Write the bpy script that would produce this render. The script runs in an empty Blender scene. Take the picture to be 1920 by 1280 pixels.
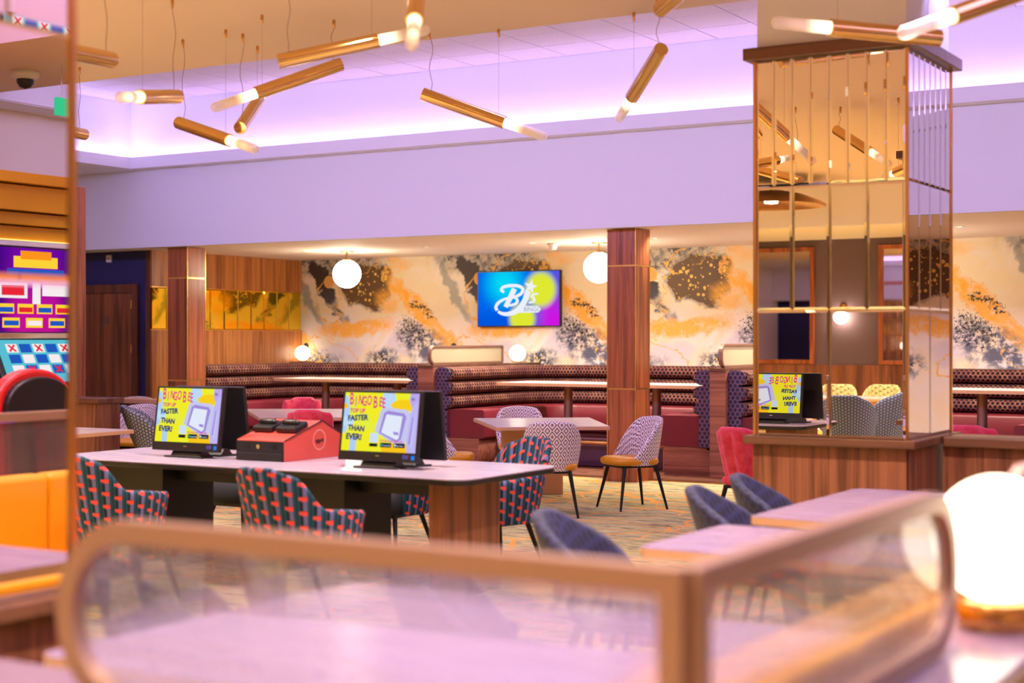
import bpy, math, random
from mathutils import Vector, Matrix
R = math.radians
PI = math.pi
random.seed(7)
COL = bpy.context.scene.collection
SC = bpy.context.scene

# ------------------------------------------------------------------ camera, world, lights, exposure
CH = 1.55                      # eye height in metres
YAW = R(31.1)                  # the lens looks 31 degrees left of the far wall's normal
FX, FY = -math.sin(YAW), math.cos(YAW)
RX, RY = math.cos(YAW), math.sin(YAW)
cam_data = bpy.data.cameras.new('camera')
cam = bpy.data.objects.new('camera', cam_data)
COL.objects.link(cam)
cam.location = (0, 0, CH)
cam.rotation_euler = (PI / 2, 0, YAW)
cam_data.sensor_width = 36
cam_data.lens = 53.44
cam_data.shift_y = -5 / 1920
cam_data.dof.use_dof = True
cam_data.dof.focus_distance = 14.0
cam_data.dof.aperture_fstop = 1.5
cam_data.clip_start = 0.05
SC.camera = cam

world = bpy.data.worlds.new('world')
SC.world = world
world.use_nodes = True
world.node_tree.nodes['Background'].inputs[0].default_value = (1.0, 0.85, 0.75, 1)
world.node_tree.nodes['Background'].inputs[1].default_value = 0.3
SC.view_settings.view_transform = 'Standard'
SC.view_settings.look = 'None'
SC.view_settings.exposure = 0.0
SC.view_settings.gamma = 1.0
SC.view_settings.use_curve_mapping = False
SC.cycles.max_bounces = 10
SC.cycles.diffuse_bounces = 4
SC.cycles.glossy_bounces = 5
SC.cycles.transmission_bounces = 6
SC.cycles.caustics_reflective = False
SC.cycles.caustics_refractive = False
SC.cycles.sample_clamp_indirect = 6
SC.cycles.use_denoising = True

def area(name, loc, size, power, col, rot):
    d = bpy.data.lights.new(name, 'AREA')
    d.shape = 'RECTANGLE'; d.size = size[0]; d.size_y = size[1]
    d.energy = power; d.color = col
    o = bpy.data.objects.new(name, d); COL.objects.link(o)
    o.location = loc; o.rotation_euler = rot
    return o
def spot(name, loc, power, col, angle=110, blend=0.8, rad=0.05):
    d = bpy.data.lights.new(name, 'SPOT')
    d.energy = power; d.color = col; d.spot_size = R(angle); d.spot_blend = blend; d.shadow_soft_size = rad
    o = bpy.data.objects.new(name, d); COL.objects.link(o); o.location = loc
    return o
LILAC = (0.60, 0.44, 1.0)
PINK = (0.80, 0.42, 1.0)
WARM = (1.0, 0.74, 0.50)
# far and left light strips hidden behind the lips of the raised ceiling tray
area('cove_strip_far', (-5.6, 14.50, 3.87), (18.0, 0.06), 58, (0.72, 0.48, 1.0), (PI, 0, 0))
area('cove_strip_left', (-14.62, 12.0, 3.87), (0.06, 5.0), 22, (0.58, 0.48, 1.0), (PI, 0, 0))
area('tray_fill_near', (-5.6, 9.46, 4.0), (18.0, 0.3), 430, (0.46, 0.41, 1.0), (R(62), 0, 0))  # added lilac fill without a lip, tilted down to light the bulkhead
# lilac-lit recess in the ceiling over the near tables
area('recess_glow', (0.4, 4.2, 4.60), (3.7, 7.0), 300, (0.46, 0.36, 1.0), (0, 0, 0))
# added warm downlights for general room light, then downlights of the booth ceiling
MAIN_SPOTS = [(x, y) for x in (-11.5, -8.5, -5.5, -2.2, 1.0) for y in (-4.0, -1.2, 1.6, 4.4, 7.2) if not (x > -2 and y > 0)]
for (x, y) in MAIN_SPOTS:
    spot('room_fill_spot', (x, y, 3.70 if y > -3 else 3.14), 720, (1.0, 0.85, 0.72), 125, 1.0, 0.06)
for x in (-13.2, -11.2, -9.6, -7.9, -6.2, -4.3, -2.3, 0, 2.2):
    spot('booth_lamp', (x, 16.4, 2.72), 310, (1.0, 0.88, 0.74), 140, 1.0, 0.05)
    if x < -4: spot('booth_front_lamp', (x + 0.6, 15.2, 2.72), 100, (1.0, 0.88, 0.74), 140, 1.0, 0.05)

# ------------------------------------------------------------------ placing helpers (metres; a photo column and a real depth give a real point)
def ray(px):
    r = (px - 960) / 2850
    return FX + RX * r, FY + RY * r
def at(px, py, d):
    a, b = ray(px)
    return Vector((a * d, b * d, CH + (635 - py) / 2850 * d))

# ------------------------------------------------------------------ node helpers
class V:
    def __init__(s, g, k): s.g = g; s.k = k
    def _m(s, op, *a): return s.g.math(op, s, *a)
    def __add__(s, o): return s._m('ADD', o)
    __radd__ = __add__
    def __sub__(s, o): return s._m('SUBTRACT', o)
    def __rsub__(s, o): return s.g.math('SUBTRACT', o, s)
    def __mul__(s, o): return s._m('MULTIPLY', o)
    __rmul__ = __mul__
    def __truediv__(s, o): return s._m('DIVIDE', o)
    def abs(s): return s._m('ABSOLUTE')
    def fract(s): return s._m('FRACT')
    def floor(s): return s._m('FLOOR')
    def gt(s, o): return s._m('GREATER_THAN', o)
    def lt(s, o): return s._m('LESS_THAN', o)
    def sin(s): return s._m('SINE')
    def sqrt(s): return s._m('SQRT')
    def mod(s, o): return s._m('FLOORED_MODULO', o)
    def max(s, o): return s._m('MAXIMUM', o)
    def min(s, o): return s._m('MINIMUM', o)
    def pw(s, o): return s._m('POWER', o)
    def step(s, a, b):
        return s.g.ramp01(s, a, b)
class G:
    def __init__(s, mat):
        s.nt = mat.node_tree; s.n = s.nt.nodes; s.l = s.nt.links; s._tc = None
    def put(s, sock, v):
        if isinstance(v, V): s.l.new(v.k, sock)
        elif isinstance(v, (tuple, list)):
            v = tuple(v)
            if sock.type == 'RGBA' and len(v) == 3: v = v + (1,)
            sock.default_value = v
        else: sock.default_value = v
    def math(s, op, *a):
        nd = s.n.new('ShaderNodeMath'); nd.operation = op
        for i, v in enumerate(a): s.put(nd.inputs[i], v)
        return V(s, nd.outputs[0])
    def ramp01(s, v, a, b):
        nd = s.n.new('ShaderNodeMapRange'); nd.interpolation_type = 'SMOOTHSTEP'
        s.put(nd.inputs[0], v); nd.inputs[1].default_value = a; nd.inputs[2].default_value = b
        if a > b:
            nd.inputs[1].default_value = b; nd.inputs[2].default_value = a
            nd.inputs[3].default_value = 1; nd.inputs[4].default_value = 0
        return V(s, nd.outputs[0])
    def tc(s, which):
        if s._tc is None: s._tc = s.n.new('ShaderNodeTexCoord')
        return V(s, s._tc.outputs[which])
    def sep(s, v):
        nd = s.n.new('ShaderNodeSeparateXYZ'); s.put(nd.inputs[0], v)
        return [V(s, o) for o in nd.outputs]
    def vec(s, x, y, z=0.0):
        nd = s.n.new('ShaderNodeCombineXYZ')
        for i, v in enumerate((x, y, z)): s.put(nd.inputs[i], v)
        return V(s, nd.outputs[0])
    def rnd(s):
        nd = s.n.new('ShaderNodeObjectInfo'); return V(s, nd.outputs['Random'])
    def noise(s, v, sc=5, det=3, rough=0.5, dist=0.0, col=False):
        nd = s.n.new('ShaderNodeTexNoise'); s.put(nd.inputs['Vector'], v)
        nd.inputs['Scale'].default_value = sc; nd.inputs['Detail'].default_value = det
        nd.inputs['Roughness'].default_value = rough; nd.inputs['Distortion'].default_value = dist
        return V(s, nd.outputs['Color' if col else 0])
    def vor(s, v, sc=5, feat='F1', rnd=1.0, out='Distance'):
        nd = s.n.new('ShaderNodeTexVoronoi'); nd.feature = feat; s.put(nd.inputs['Vector'], v)
        nd.inputs['Scale'].default_value = sc; nd.inputs['Randomness'].default_value = rnd
        return V(s, nd.outputs[out])
    def mix(s, f, a, b):
        nd = s.n.new('ShaderNodeMix'); nd.data_type = 'RGBA'
        s.put(nd.inputs[0], f); s.put(nd.inputs[6], a); s.put(nd.inputs[7], b)
        return V(s, nd.outputs[2])
    def bump(s, h, st=0.3, dist=0.01):
        nd = s.n.new('ShaderNodeBump'); s.put(nd.inputs['Height'], h)
        nd.inputs['Strength'].default_value = st; nd.inputs['Distance'].default_value = dist
        return V(s, nd.outputs[0])

def srgb(r, g, b):
    f = lambda c: ((c / 255 + 0.055) / 1.055) ** 2.4 if c > 10 else c / 255 / 12.92
    return (f(r), f(g), f(b), 1)
def mat(name, base=(0.8, 0.8, 0.8, 1), rough=0.5, metal=0.0, build=None, **kw):
    m = bpy.data.materials.new(name); m.use_nodes = True
    b = m.node_tree.nodes['Principled BSDF']
    b.inputs['Base Color'].default_value = base
    b.inputs['Roughness'].default_value = rough
    b.inputs['Metallic'].default_value = metal
    for k, v in kw.items():
        b.inputs[k.replace('_', ' ')].default_value = v
    g = G(m)
    if build:
        r = build(g)
        if isinstance(r, dict):
            for k, v in r.items(): g.put(b.inputs[k], v)
        elif r is not None: g.put(b.inputs['Base Color'], r)
    return m
def emit(name, col, st=1.0, build=None):
    m = bpy.data.materials.new(name); m.use_nodes = True
    nt = m.node_tree; nt.nodes.remove(nt.nodes['Principled BSDF'])
    e = nt.nodes.new('ShaderNodeEmission'); e.inputs[0].default_value = col; e.inputs[1].default_value = st
    nt.links.new(e.outputs[0], nt.nodes['Material Output'].inputs[0])
    if build:
        g = G(m); g.put(e.inputs[0], build(g))
    return m

# ------------------------------------------------------------------ materials
def wood(name, dark, light, axis='Z', rough=0.35, fine=1.0):
    def b(g):
        x, y, z = g.sep(g.tc('Object'))
        o = g.rnd() * 37.0
        lo, hi = 0.35, 9.0 * fine
        if axis == 'Z': v = g.vec(x * hi + o, y * hi, z * lo + o)
        elif axis == 'X': v = g.vec(x * lo + o, y * hi, z * hi)
        else: v = g.vec(x * hi + o, y * lo, z * hi)
        n1 = g.noise(v, 1.0, 4, 0.6, 1.2)
        n2 = g.noise(v, 6.0, 3, 0.7, 0.3)
        f = (n1 * 0.8 + n2 * 0.35 - 0.08).step(0.28, 0.74)
        fine_ = (n1 * 14.0).sin() * 0.5 + 0.5
        f2 = f * 0.8 + fine_ * 0.2
        return {'Base Color': g.mix(f2, dark, light)}
    return mat(name, rough=rough, build=b)
W_COL = wood('walnut_column', srgb(110, 48, 28), srgb(196, 112, 66), 'Z', 0.3)
W_WALL = wood('walnut_wall', srgb(128, 66, 28), srgb(202, 132, 70), 'Z', 0.35)
W_DARK = wood('walnut_dark', srgb(58, 24, 12), srgb(128, 68, 40), 'Z', 0.4)
W_DOOR = wood('walnut_door', srgb(84, 38, 18), srgb(168, 96, 52), 'Z', 0.4)
W_BASE = wood('walnut_base', srgb(84, 42, 26), srgb(160, 98, 66), 'Z', 0.4)
W_HORX = wood('walnut_horizontal', srgb(110, 58, 46), srgb(176, 110, 86), 'X', 0.4)
W_HORY = wood('walnut_horizontal_side', srgb(110, 58, 46), srgb(176, 110, 86), 'Y', 0.4)
W_LEDGE = wood('walnut_ledge', srgb(84, 50, 36), srgb(122, 80, 58), 'X', 0.28)
W_FLOOR = wood('walnut_floorboards', srgb(78, 40, 26), srgb(136, 84, 56), 'X', 0.35)
BRASS = mat('brass', srgb(212, 160, 96), 0.22, 1.0)
DARKSEAT = mat('charcoal_seat_fabric', srgb(34, 32, 44), 0.8)
BRASS_TUBE = mat('brass_polished', srgb(232, 192, 128), 0.13, 1.0)
BRONZE = mat('frame_bronze', srgb(158, 122, 104), 0.42, 0.6)
GOLDLINE = mat('gold_inlay', srgb(240, 190, 110), 0.25, 0.9)
MIRROR = mat('mirror_glass', (0.88, 0.80, 0.74, 1), 0.0, 1.0)
MIRRORG = mat('mirror_gold', srgb(252, 214, 60), 0.03, 1.0)
CHROME = mat('chrome', (0.8, 0.8, 0.8, 1), 0.1, 1.0)
BLACK = mat('black_plastic', srgb(26, 24, 28), 0.35)
BLACKM = mat('black_metal', srgb(22, 18, 20), 0.4, 0.3)
BLACKL = mat('black_laminate', srgb(20, 16, 16), 0.5)
PAINT = mat('white_paint', srgb(234, 232, 238), 0.8)
CEILM = mat('ceiling_paint', srgb(232, 208, 188), 0.85)
CREAM = mat('cream_paint', srgb(248, 236, 218), 0.75)
TILE = mat('ceiling_tile', srgb(232, 222, 232), 0.85, build=lambda g: g.mix(g.noise(g.tc('Object'), 60, 2).step(0.4, 0.7), srgb(226, 216, 226), srgb(238, 230, 238)))
NAVYW = mat('navy_paint', srgb(40, 42, 98), 0.7)
PLUMW = mat('plum_grey_paint', srgb(106, 86, 96), 0.7)
WHITEP = mat('white_plastic', srgb(235, 232, 228), 0.4)
LEATHER_Y = mat('mustard_leather', srgb(226, 152, 22), 0.38, build=lambda g: {'Normal': g.bump(g.noise(g.tc('Object'), 90, 2), 0.06)})
LEATHER_R = mat('burgundy_leather', srgb(112, 28, 42), 0.42, build=lambda g: {'Normal': g.bump(g.noise(g.tc('Object'), 90, 2), 0.06)})
MAROON = mat('maroon_carpet_base', srgb(64, 24, 40), 0.7)
PLUMF = mat('plum_step', srgb(74, 34, 58), 0.6)
def lam(name, a, b, rough):
    return mat(name, rough=rough, build=lambda g: g.mix(g.noise(g.vec(*[c * k for c, k in zip(g.sep(g.tc('Object')), (1.0, 9.0, 1.0))]), 3, 3).step(0.35, 0.65), a, b))
TOPW = lam('pale_laminate_top', srgb(206, 186, 178), srgb(222, 204, 196), 0.22)
TOPG = lam('gaming_table_top', srgb(170, 154, 184), srgb(188, 172, 200), 0.22)
TOPE = mat('oak_edge', srgb(214, 164, 118), 0.5)
TOPL = lam('lilac_grey_top', srgb(134, 112, 146), srgb(152, 130, 164), 0.2)
LEDGET = mat('ledge_top', srgb(132, 108, 128), 0.2)
REDBOX = mat('red_case', srgb(206, 78, 70), 0.35)
REDTOP = mat('orange_red_slope', srgb(196, 74, 52), 0.35)
GLOBE = emit('globe_light', (1.0, 0.86, 0.66, 1), 30.0)
GLOBE_S = emit('small_globe_light', (1.0, 0.86, 0.66, 1), 6.0)
GLOBE_N = emit('near_globe_light', (1.0, 0.84, 0.62, 1), 6.0)
DOWN = emit('downlight_glow', (1.0, 0.85, 0.65, 1), 12.0)

def frosted():
    m = bpy.data.materials.new('frosted_tube'); m.use_nodes = True
    g = G(m); b = m.node_tree.nodes['Principled BSDF']
    z = g.sep(g.tc('Generated'))[2]            # 0 at the brass, 1 at the tip: the lit filament sits at the socket
    e = z.step(0.50, 0.05)
    b.inputs['Base Color'].default_value = srgb(236, 220, 214)
    b.inputs['Roughness'].default_value = 0.4
    b.inputs['Transmission Weight'].default_value = 0.0
    g.put(b.inputs['Emission Color'], (1.0, 0.80, 0.52, 1))
    g.put(b.inputs['Emission Strength'], e * 3.0 + 0.12)
    tr = m.node_tree.nodes.new('ShaderNodeBsdfTransparent')
    mx = m.node_tree.nodes.new('ShaderNodeMixShader')
    g.put(mx.inputs[0], z.step(0.35, 1.1) * 0.55)
    m.node_tree.links.new(b.outputs[0], mx.inputs[1]); m.node_tree.links.new(tr.outputs[0], mx.inputs[2])
    m.node_tree.links.new(mx.outputs[0], m.node_tree.nodes['Material Output'].inputs[0])
    return m
FROST = frosted()
def reeded():
    m = bpy.data.materials.new('reeded_glass'); m.use_nodes = True
    nt = m.node_tree; nt.nodes.remove(nt.nodes['Principled BSDF'])
    a = nt.nodes.new('ShaderNodeBsdfGlass'); a.inputs['IOR'].default_value = 1.35; a.inputs['Roughness'].default_value = 0.04
    a.inputs['Color'].default_value = (0.97, 0.97, 0.96, 1)
    t = nt.nodes.new('ShaderNodeBsdfTransparent'); d = nt.nodes.new('ShaderNodeBsdfTranslucent')
    d.inputs['Color'].default_value = (0.95, 0.9, 0.85, 1)
    x = nt.nodes.new('ShaderNodeMixShader'); x.inputs[0].default_value = 0.45
    y = nt.nodes.new('ShaderNodeMixShader'); y.inputs[0].default_value = 0.04
    nt.links.new(a.outputs[0], x.inputs[1]); nt.links.new(t.outputs[0], x.inputs[2])
    nt.links.new(x.outputs[0], y.inputs[1]); nt.links.new(d.outputs[0], y.inputs[2])
    nt.links.new(y.outputs[0], nt.nodes['Material Output'].inputs[0])
    return m
REED = reeded()
REEDF = mat('reeded_glass_cream', srgb(232, 220, 176), 0.35, Transmission_Weight=0.45)

def carpet(g):
    x, y, z = g.sep(g.tc('Object'))
    st = g.noise(g.vec(x * 1.2, y * 5.0, 0), 2.2, 5, 0.7, 0.4)
    c = g.mix(st.step(0.36, 0.52), srgb(104, 104, 80), srgb(188, 174, 114))
    st2 = g.noise(g.vec(x * 1.5 + 9.0, y * 8.0, 0), 3.0, 4, 0.7)
    c = g.mix(st2.step(0.52, 0.66), c, srgb(228, 208, 150))
    sp = g.noise(g.vec(x * 14.0, y * 34.0, 0), 1.6, 3, 0.8)
    c = g.mix(sp.step(0.60, 0.68) * 0.8, c, srgb(40, 52, 56))
    teal = g.noise(g.vec(x, y * 3.0, 5.0), 1.3, 3)
    c = g.mix(teal.step(0.56, 0.68) * 0.5, c, srgb(92, 112, 92))
    for k, (sc, th) in enumerate(((0.9, 0.013), (1.6, 0.013))):
        w = g.noise(g.vec(x, y, float(k)), 3.0, 2, col=True)
        wx, wy, wz = g.sep(w)
        e = g.vor(g.vec(x * 0.8 + wx * 0.16 + k * 4.0, y + wy * 0.16, 0), sc, 'DISTANCE_TO_EDGE')
        br = g.noise(g.vec(x, y, k + 20.0), 1.1, 2).step(0.34, 0.42)
        c = g.mix(e.step(th * 1.3, th * 0.6) * br, c, srgb(244, 160, 52) if k == 0 else srgb(240, 172, 72))
    return {'Base Color': c, 'Normal': g.bump(g.noise(g.tc('Object'), 260, 2), 0.4)}
CARPET = mat('patterned_carpet', rough=0.95, build=carpet)

def hexfab(dark, line, face):
    def b(g):
        u, v, w = g.sep(g.tc('UV'))
        s = 0.056; h = s * 0.80
        def cell(off):
            uu = (u / s + off).fract() - 0.5
            vv = (v / (2 * h) + off).fract() - 0.5
            return ((uu * 2.15) * (uu * 2.15) + (vv * 3.3) * (vv * 3.3)).sqrt()
        d = cell(0.0).min(cell(0.5))
        dd = d.step(0.80, 0.66)
        ln = g.noise(g.vec(u * 3, v * 3, 0), 2, 2).step(0.3, 0.7)
        c = g.mix(dd, g.mix(ln, line, face), dark)
        return {'Base Color': c, 'Normal': g.bump(dd, 0.35, 0.004)}
    return b
HEXB = mat('honeycomb_fabric', rough=0.85, Specular_IOR_Level=0.2, build=hexfab(srgb(34, 14, 22), srgb(152, 104, 80), srgb(108, 62, 62)))
HEXP = mat('honeycomb_plum_fabric', rough=0.6, build=hexfab(srgb(34, 18, 44), srgb(104, 74, 112), srgb(92, 60, 92)))

def diamond(g):
    u, v, w = g.sep(g.tc('UV'))
    s = 0.086
    a = ((u / s).fract() - 0.5).abs() * 2.0
    b = ((v / (s * 1.2)).fract() - 0.5).abs() * 2.0
    d = a + b
    st = ((d * 1.5 + 0.30).fract() - 0.5).abs().gt(0.33)
    th = g.noise(g.vec(u, v, 0), 500, 1).step(0.35, 0.65) * 0.12
    return {'Base Color': g.mix(th, g.mix(st, srgb(250, 236, 230), srgb(92, 44, 46)), srgb(190, 160, 160)), 'Normal': g.bump(st, 0.15, 0.002)}
DIAMOND = mat('diamond_weave', rough=0.8, build=diamond)

def tealfab(a, b_, c1, c2):
    def f(g):
        u, v, w = g.sep(g.tc('UV'))
        p = 0.074
        col = (u / p).floor()
        cu = (u / p).fract()
        cv = (v / 0.080 + col * 0.37).fract()
        c = g.mix(cu.gt(0.22) * cu.lt(0.30), a, b_)
        c = g.mix(cu.gt(0.48) * cv.gt(0.30), c, srgb(16, 16, 34) if c1[0] > c1[1] else b_)
        c = g.mix(cu.gt(0.70) * cv.gt(0.34), c, c2)
        c = g.mix(cu.gt(0.40) * cv.lt(0.31), c, c1)
        c = g.mix(cu.gt(0.40) * cu.lt(0.60) * cv.lt(0.10), c, a)
        return {'Base Color': c, 'Normal': g.bump(g.noise(g.vec(u, v, 0), 300, 1), 0.2, 0.002)}
    return f
TEALF = mat('teal_coral_blocks', rough=0.85, build=tealfab(srgb(6, 70, 90), srgb(18, 22, 54), srgb(232, 76, 66), srgb(104, 104, 160)))
def navy(g):
    u, v, w = g.sep(g.tc('UV'))
    s = 0.05
    def cell(off):
        uu = (u / s + off).fract() - 0.5
        vv = (v / (s * 1.7) + off).fract() - 0.5
        return ((uu * 2.2) * (uu * 2.2) + (vv * 3.1) * (vv * 3.1)).sqrt()
    d = cell(0.0).min(cell(0.5)).step(0.75, 0.55)
    return {'Base Color': g.mix(d, srgb(36, 32, 78), srgb(17, 14, 44)), 'Normal': g.bump(d, 0.4, 0.004)}
NAVYF = mat('navy_hexagon_velvet', rough=0.7, Sheen_Weight=0.12, build=navy)
def woven(a, b_, c):
    def f(g):
        u, v, w = g.sep(g.tc('UV'))
        s = 0.034
        fu = ((u / s).fract() - 0.5).abs() * 2; fv = ((v / s + (u / s).floor() * 0.5).fract() - 0.5).abs() * 2
        e = fu.max(fv)
        return {'Base Color': g.mix(e.step(0.72, 0.92), g.mix((1 - e).step(0.2, 0.9), a, b_), c), 'Normal': g.bump(e.step(0.95, 0.5), 0.6, 0.006)}
    return f
GREYF = mat('grey_woven_fabric', rough=0.85, build=woven(srgb(136, 138, 138), srgb(176, 176, 172), srgb(60, 62, 62)))
BLUEF = mat('slate_blue_woven_fabric', rough=0.85, build=woven(srgb(112, 126, 164), srgb(146, 158, 192), srgb(60, 70, 98)))
YELLF = mat('yellow_green_dash_fabric', rough=0.85, build=tealfab(srgb(222, 196, 130), srgb(206, 176, 110), srgb(84, 110, 80), srgb(240, 220, 170)))
PINKF = mat('raspberry_velvet', srgb(222, 46, 84), 0.75, Sheen_Weight=0.25, build=lambda g: g.mix(g.noise(g.tc('Object'), 14, 4).step(0.35, 0.7), srgb(226, 42, 68), srgb(244, 78, 98)))
CREAMF = mat('cream_fabric', srgb(214, 196, 184), 0.85)

def mural(g):
    x, y, z = g.sep(g.tc('Object'))
    P = 2.70
    wn = g.noise(g.vec((x + 8.9) , z, 0), 1.1, 4, 0.55, 0.6, col=True)
    # seamless in the paper's repeat: the warp is driven by the repeating coordinate itself
    u0 = (x + 8.9).mod(P)
    edge = u0.step(2.35, 2.70)
    n1 = g.noise(g.vec(u0, z, 3.0), 1.9, 5, 0.6, 0.8, col=True)
    n2 = g.noise(g.vec(u0 - P, z, 3.0), 1.9, 5, 0.6, 0.8, col=True)
    wx, wy, wz = g.sep(g.mix(edge, n1, n2))
    fn1 = g.noise(g.vec(u0, z, 9.0), 7.0, 6, 0.7, 0.3, col=True)
    fn2 = g.noise(g.vec(u0 - P, z, 9.0), 7.0, 6, 0.7, 0.3, col=True)
    fx, fy, fz = g.sep(g.mix(edge, fn1, fn2))
    u = u0 + (wx - 0.5) * 0.55 + (fx - 0.5) * 0.16
    v = z + (wy - 0.5) * 0.45 + (fy - 0.5) * 0.14
    def ell(cu, cv, ru, rv, ang=0.0, lo=0.8, hi=1.05):
        du = (u - cu + P / 2).mod(P) - P / 2
        dv = v - cv
        c, s_ = math.cos(ang), math.sin(ang)
        a = (du * c + dv * s_) / ru; b = (dv * c - du * s_) / rv
        return (a * a + b * b).sqrt()
    cream, cream2 = srgb(246, 226, 184), srgb(246, 236, 222)
    c = g.mix(wz.step(0.35, 0.65), cream, cream2)
    sm = fx.step(0.45, 0.62)
    # grey smoke across the top and a slanting smoky vein
    smoke = ell(0.15, 2.72, 1.0, 0.30).step(1.15, 0.6)
    c = g.mix(smoke * (0.45 + 0.55 * sm), c, srgb(124, 120, 116))
    c = g.mix(smoke * fz.step(0.50, 0.60) * 0.9, c, srgb(52, 50, 58))
    vein = ell(2.30, 2.25, 0.75, 0.10, -0.95).step(1.2, 0.5)
    c = g.mix(vein * 0.75, c, srgb(136, 140, 134))
    dv_ = ell(2.62, 2.42, 0.42, 0.13, -1.0).step(1.1, 0.85)
    c = g.mix(dv_, c, srgb(62, 50, 46))
    tail = ell(0.18, 2.02, 0.34, 0.08, -0.9).step(1.2, 0.6)
    c = g.mix(tail * (0.4 + 0.6 * sm), c, srgb(70, 76, 98))
    # the dark brown pool
    pool_d = ell(0.74, 2.34, 0.47, 0.30)
    c = g.mix(pool_d.step(1.18, 1.02) * 0.7, c, srgb(150, 140, 126))
    c = g.mix(pool_d.step(1.0, 0.96), c, srgb(98, 74, 50))
    # orange drifts
    og = srgb(255, 188, 70)
    o1 = ell(0.55, 1.72, 0.72, 0.13, 0.10).step(1.25, 0.55)
    o2 = ell(1.80, 1.86, 0.95, 0.13, -0.72).step(1.2, 0.7)
    o3 = ell(1.15, 2.12, 0.28, 0.20).step(1.3, 0.5) * 0.7
    o4 = ell(1.32, 2.66, 0.24, 0.14).step(1.3, 0.4) * 0.6
    c = g.mix((o1.max(o2)).max(o3.max(o4)) * (0.45 + 0.55 * fy.step(0.3, 0.55)), c, og)
    c = g.mix((o1.max(o2)) * fz.step(0.5, 0.62) * 0.8, c, srgb(255, 176, 24))
    # pale lilac white fields low down
    pl = ell(0.30, 1.36, 0.42, 0.17).step(1.15, 0.6).max(ell(1.35, 1.50, 0.30, 0.2).step(1.2, 0.6))
    c = g.mix(pl * 0.8, c, srgb(222, 210, 214))
    # navy smoke and black specks under the diagonal
    nv = ell(1.80, 1.42, 0.58, 0.28, -0.5).step(1.15, 0.5)
    nv2 = ell(2.45, 1.24, 0.50, 0.16).step(1.2, 0.5)
    nv3 = ell(1.05, 1.27, 0.32, 0.18).step(1.2, 0.5)
    nn = (nv.max(nv2)).max(nv3)
    c = g.mix(nn * fx.step(0.40, 0.56) * 0.95, c, srgb(74, 78, 100))
    sp1 = g.noise(g.vec(u0, z, 1.0), 26, 3, 0.8)
    area_sp = ell(1.60, 1.62, 0.42, 0.28, -0.6).step(1.25, 0.3).max(ell(1.0, 1.28, 0.2, 0.16).step(1.2, 0.3)).max(ell(1.75, 1.98, 0.34, 0.07, -0.3).step(1.2, 0.3))
    c = g.mix((sp1 + area_sp * 0.22).step(0.70, 0.74) * area_sp.step(0.02, 0.3), c, srgb(44, 38, 42))
    # gold lines along the drift edges
    gd = srgb(246, 190, 96)
    for (cu, cv, ru, rv, an, r0) in ((1.80, 1.86, 0.95, 0.13, -0.72, 1.10), (0.10, 1.34, 0.50, 0.14, -0.35, 1.05), (0.60, 2.62, 0.36, 0.16, 0.4, 1.0), (2.2, 1.25, 0.30, 0.08, -0.4, 1.0), (0.05, 2.1, 0.2, 0.34, 0.25, 1.0)):
        e = (ell(cu, cv, ru, rv, an) - r0).abs()
        c = g.mix(e.step(0.075, 0.03) * fy.step(0.38, 0.5), c, gd)
    # gold droplets in and around the dark pool
    for sc, th in ((11.0, 0.26), (22.0, 0.24), (5.0, 0.13)):
        vd = g.vor(g.vec(u0, z, 0), sc, 'F1')
        wh = g.vor(g.vec(u0, z, 0), sc, 'F1', out='Color')
        rr, gg, bb = g.sep(wh)
        zone = ell(0.70, 2.40, 0.58, 0.34).step(1.15, 0.7).max(ell(1.05, 1.28, 0.18, 0.14).step(1.2, 0.6))
        c = g.mix(vd.lt(th) * rr.gt(0.45) * zone, c, srgb(250, 204, 96))
    # single large dots
    for (cu, cv, r_) in ((0.02, 2.41, 0.085), (2.28, 1.44, 0.06)):
        du = (u0 - cu + P / 2).mod(P) - P / 2; dz = z - cv
        d = (du * du + dz * dz).sqrt()
        c = g.mix(d.lt(r_), c, srgb(240, 176, 92) if cv > 2 else srgb(52, 42, 44))
        c = g.mix((d - r_).abs().lt(0.010), c, gd)
    return c
MURAL = mat('marbled_wallpaper', rough=0.6, build=mural)

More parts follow.
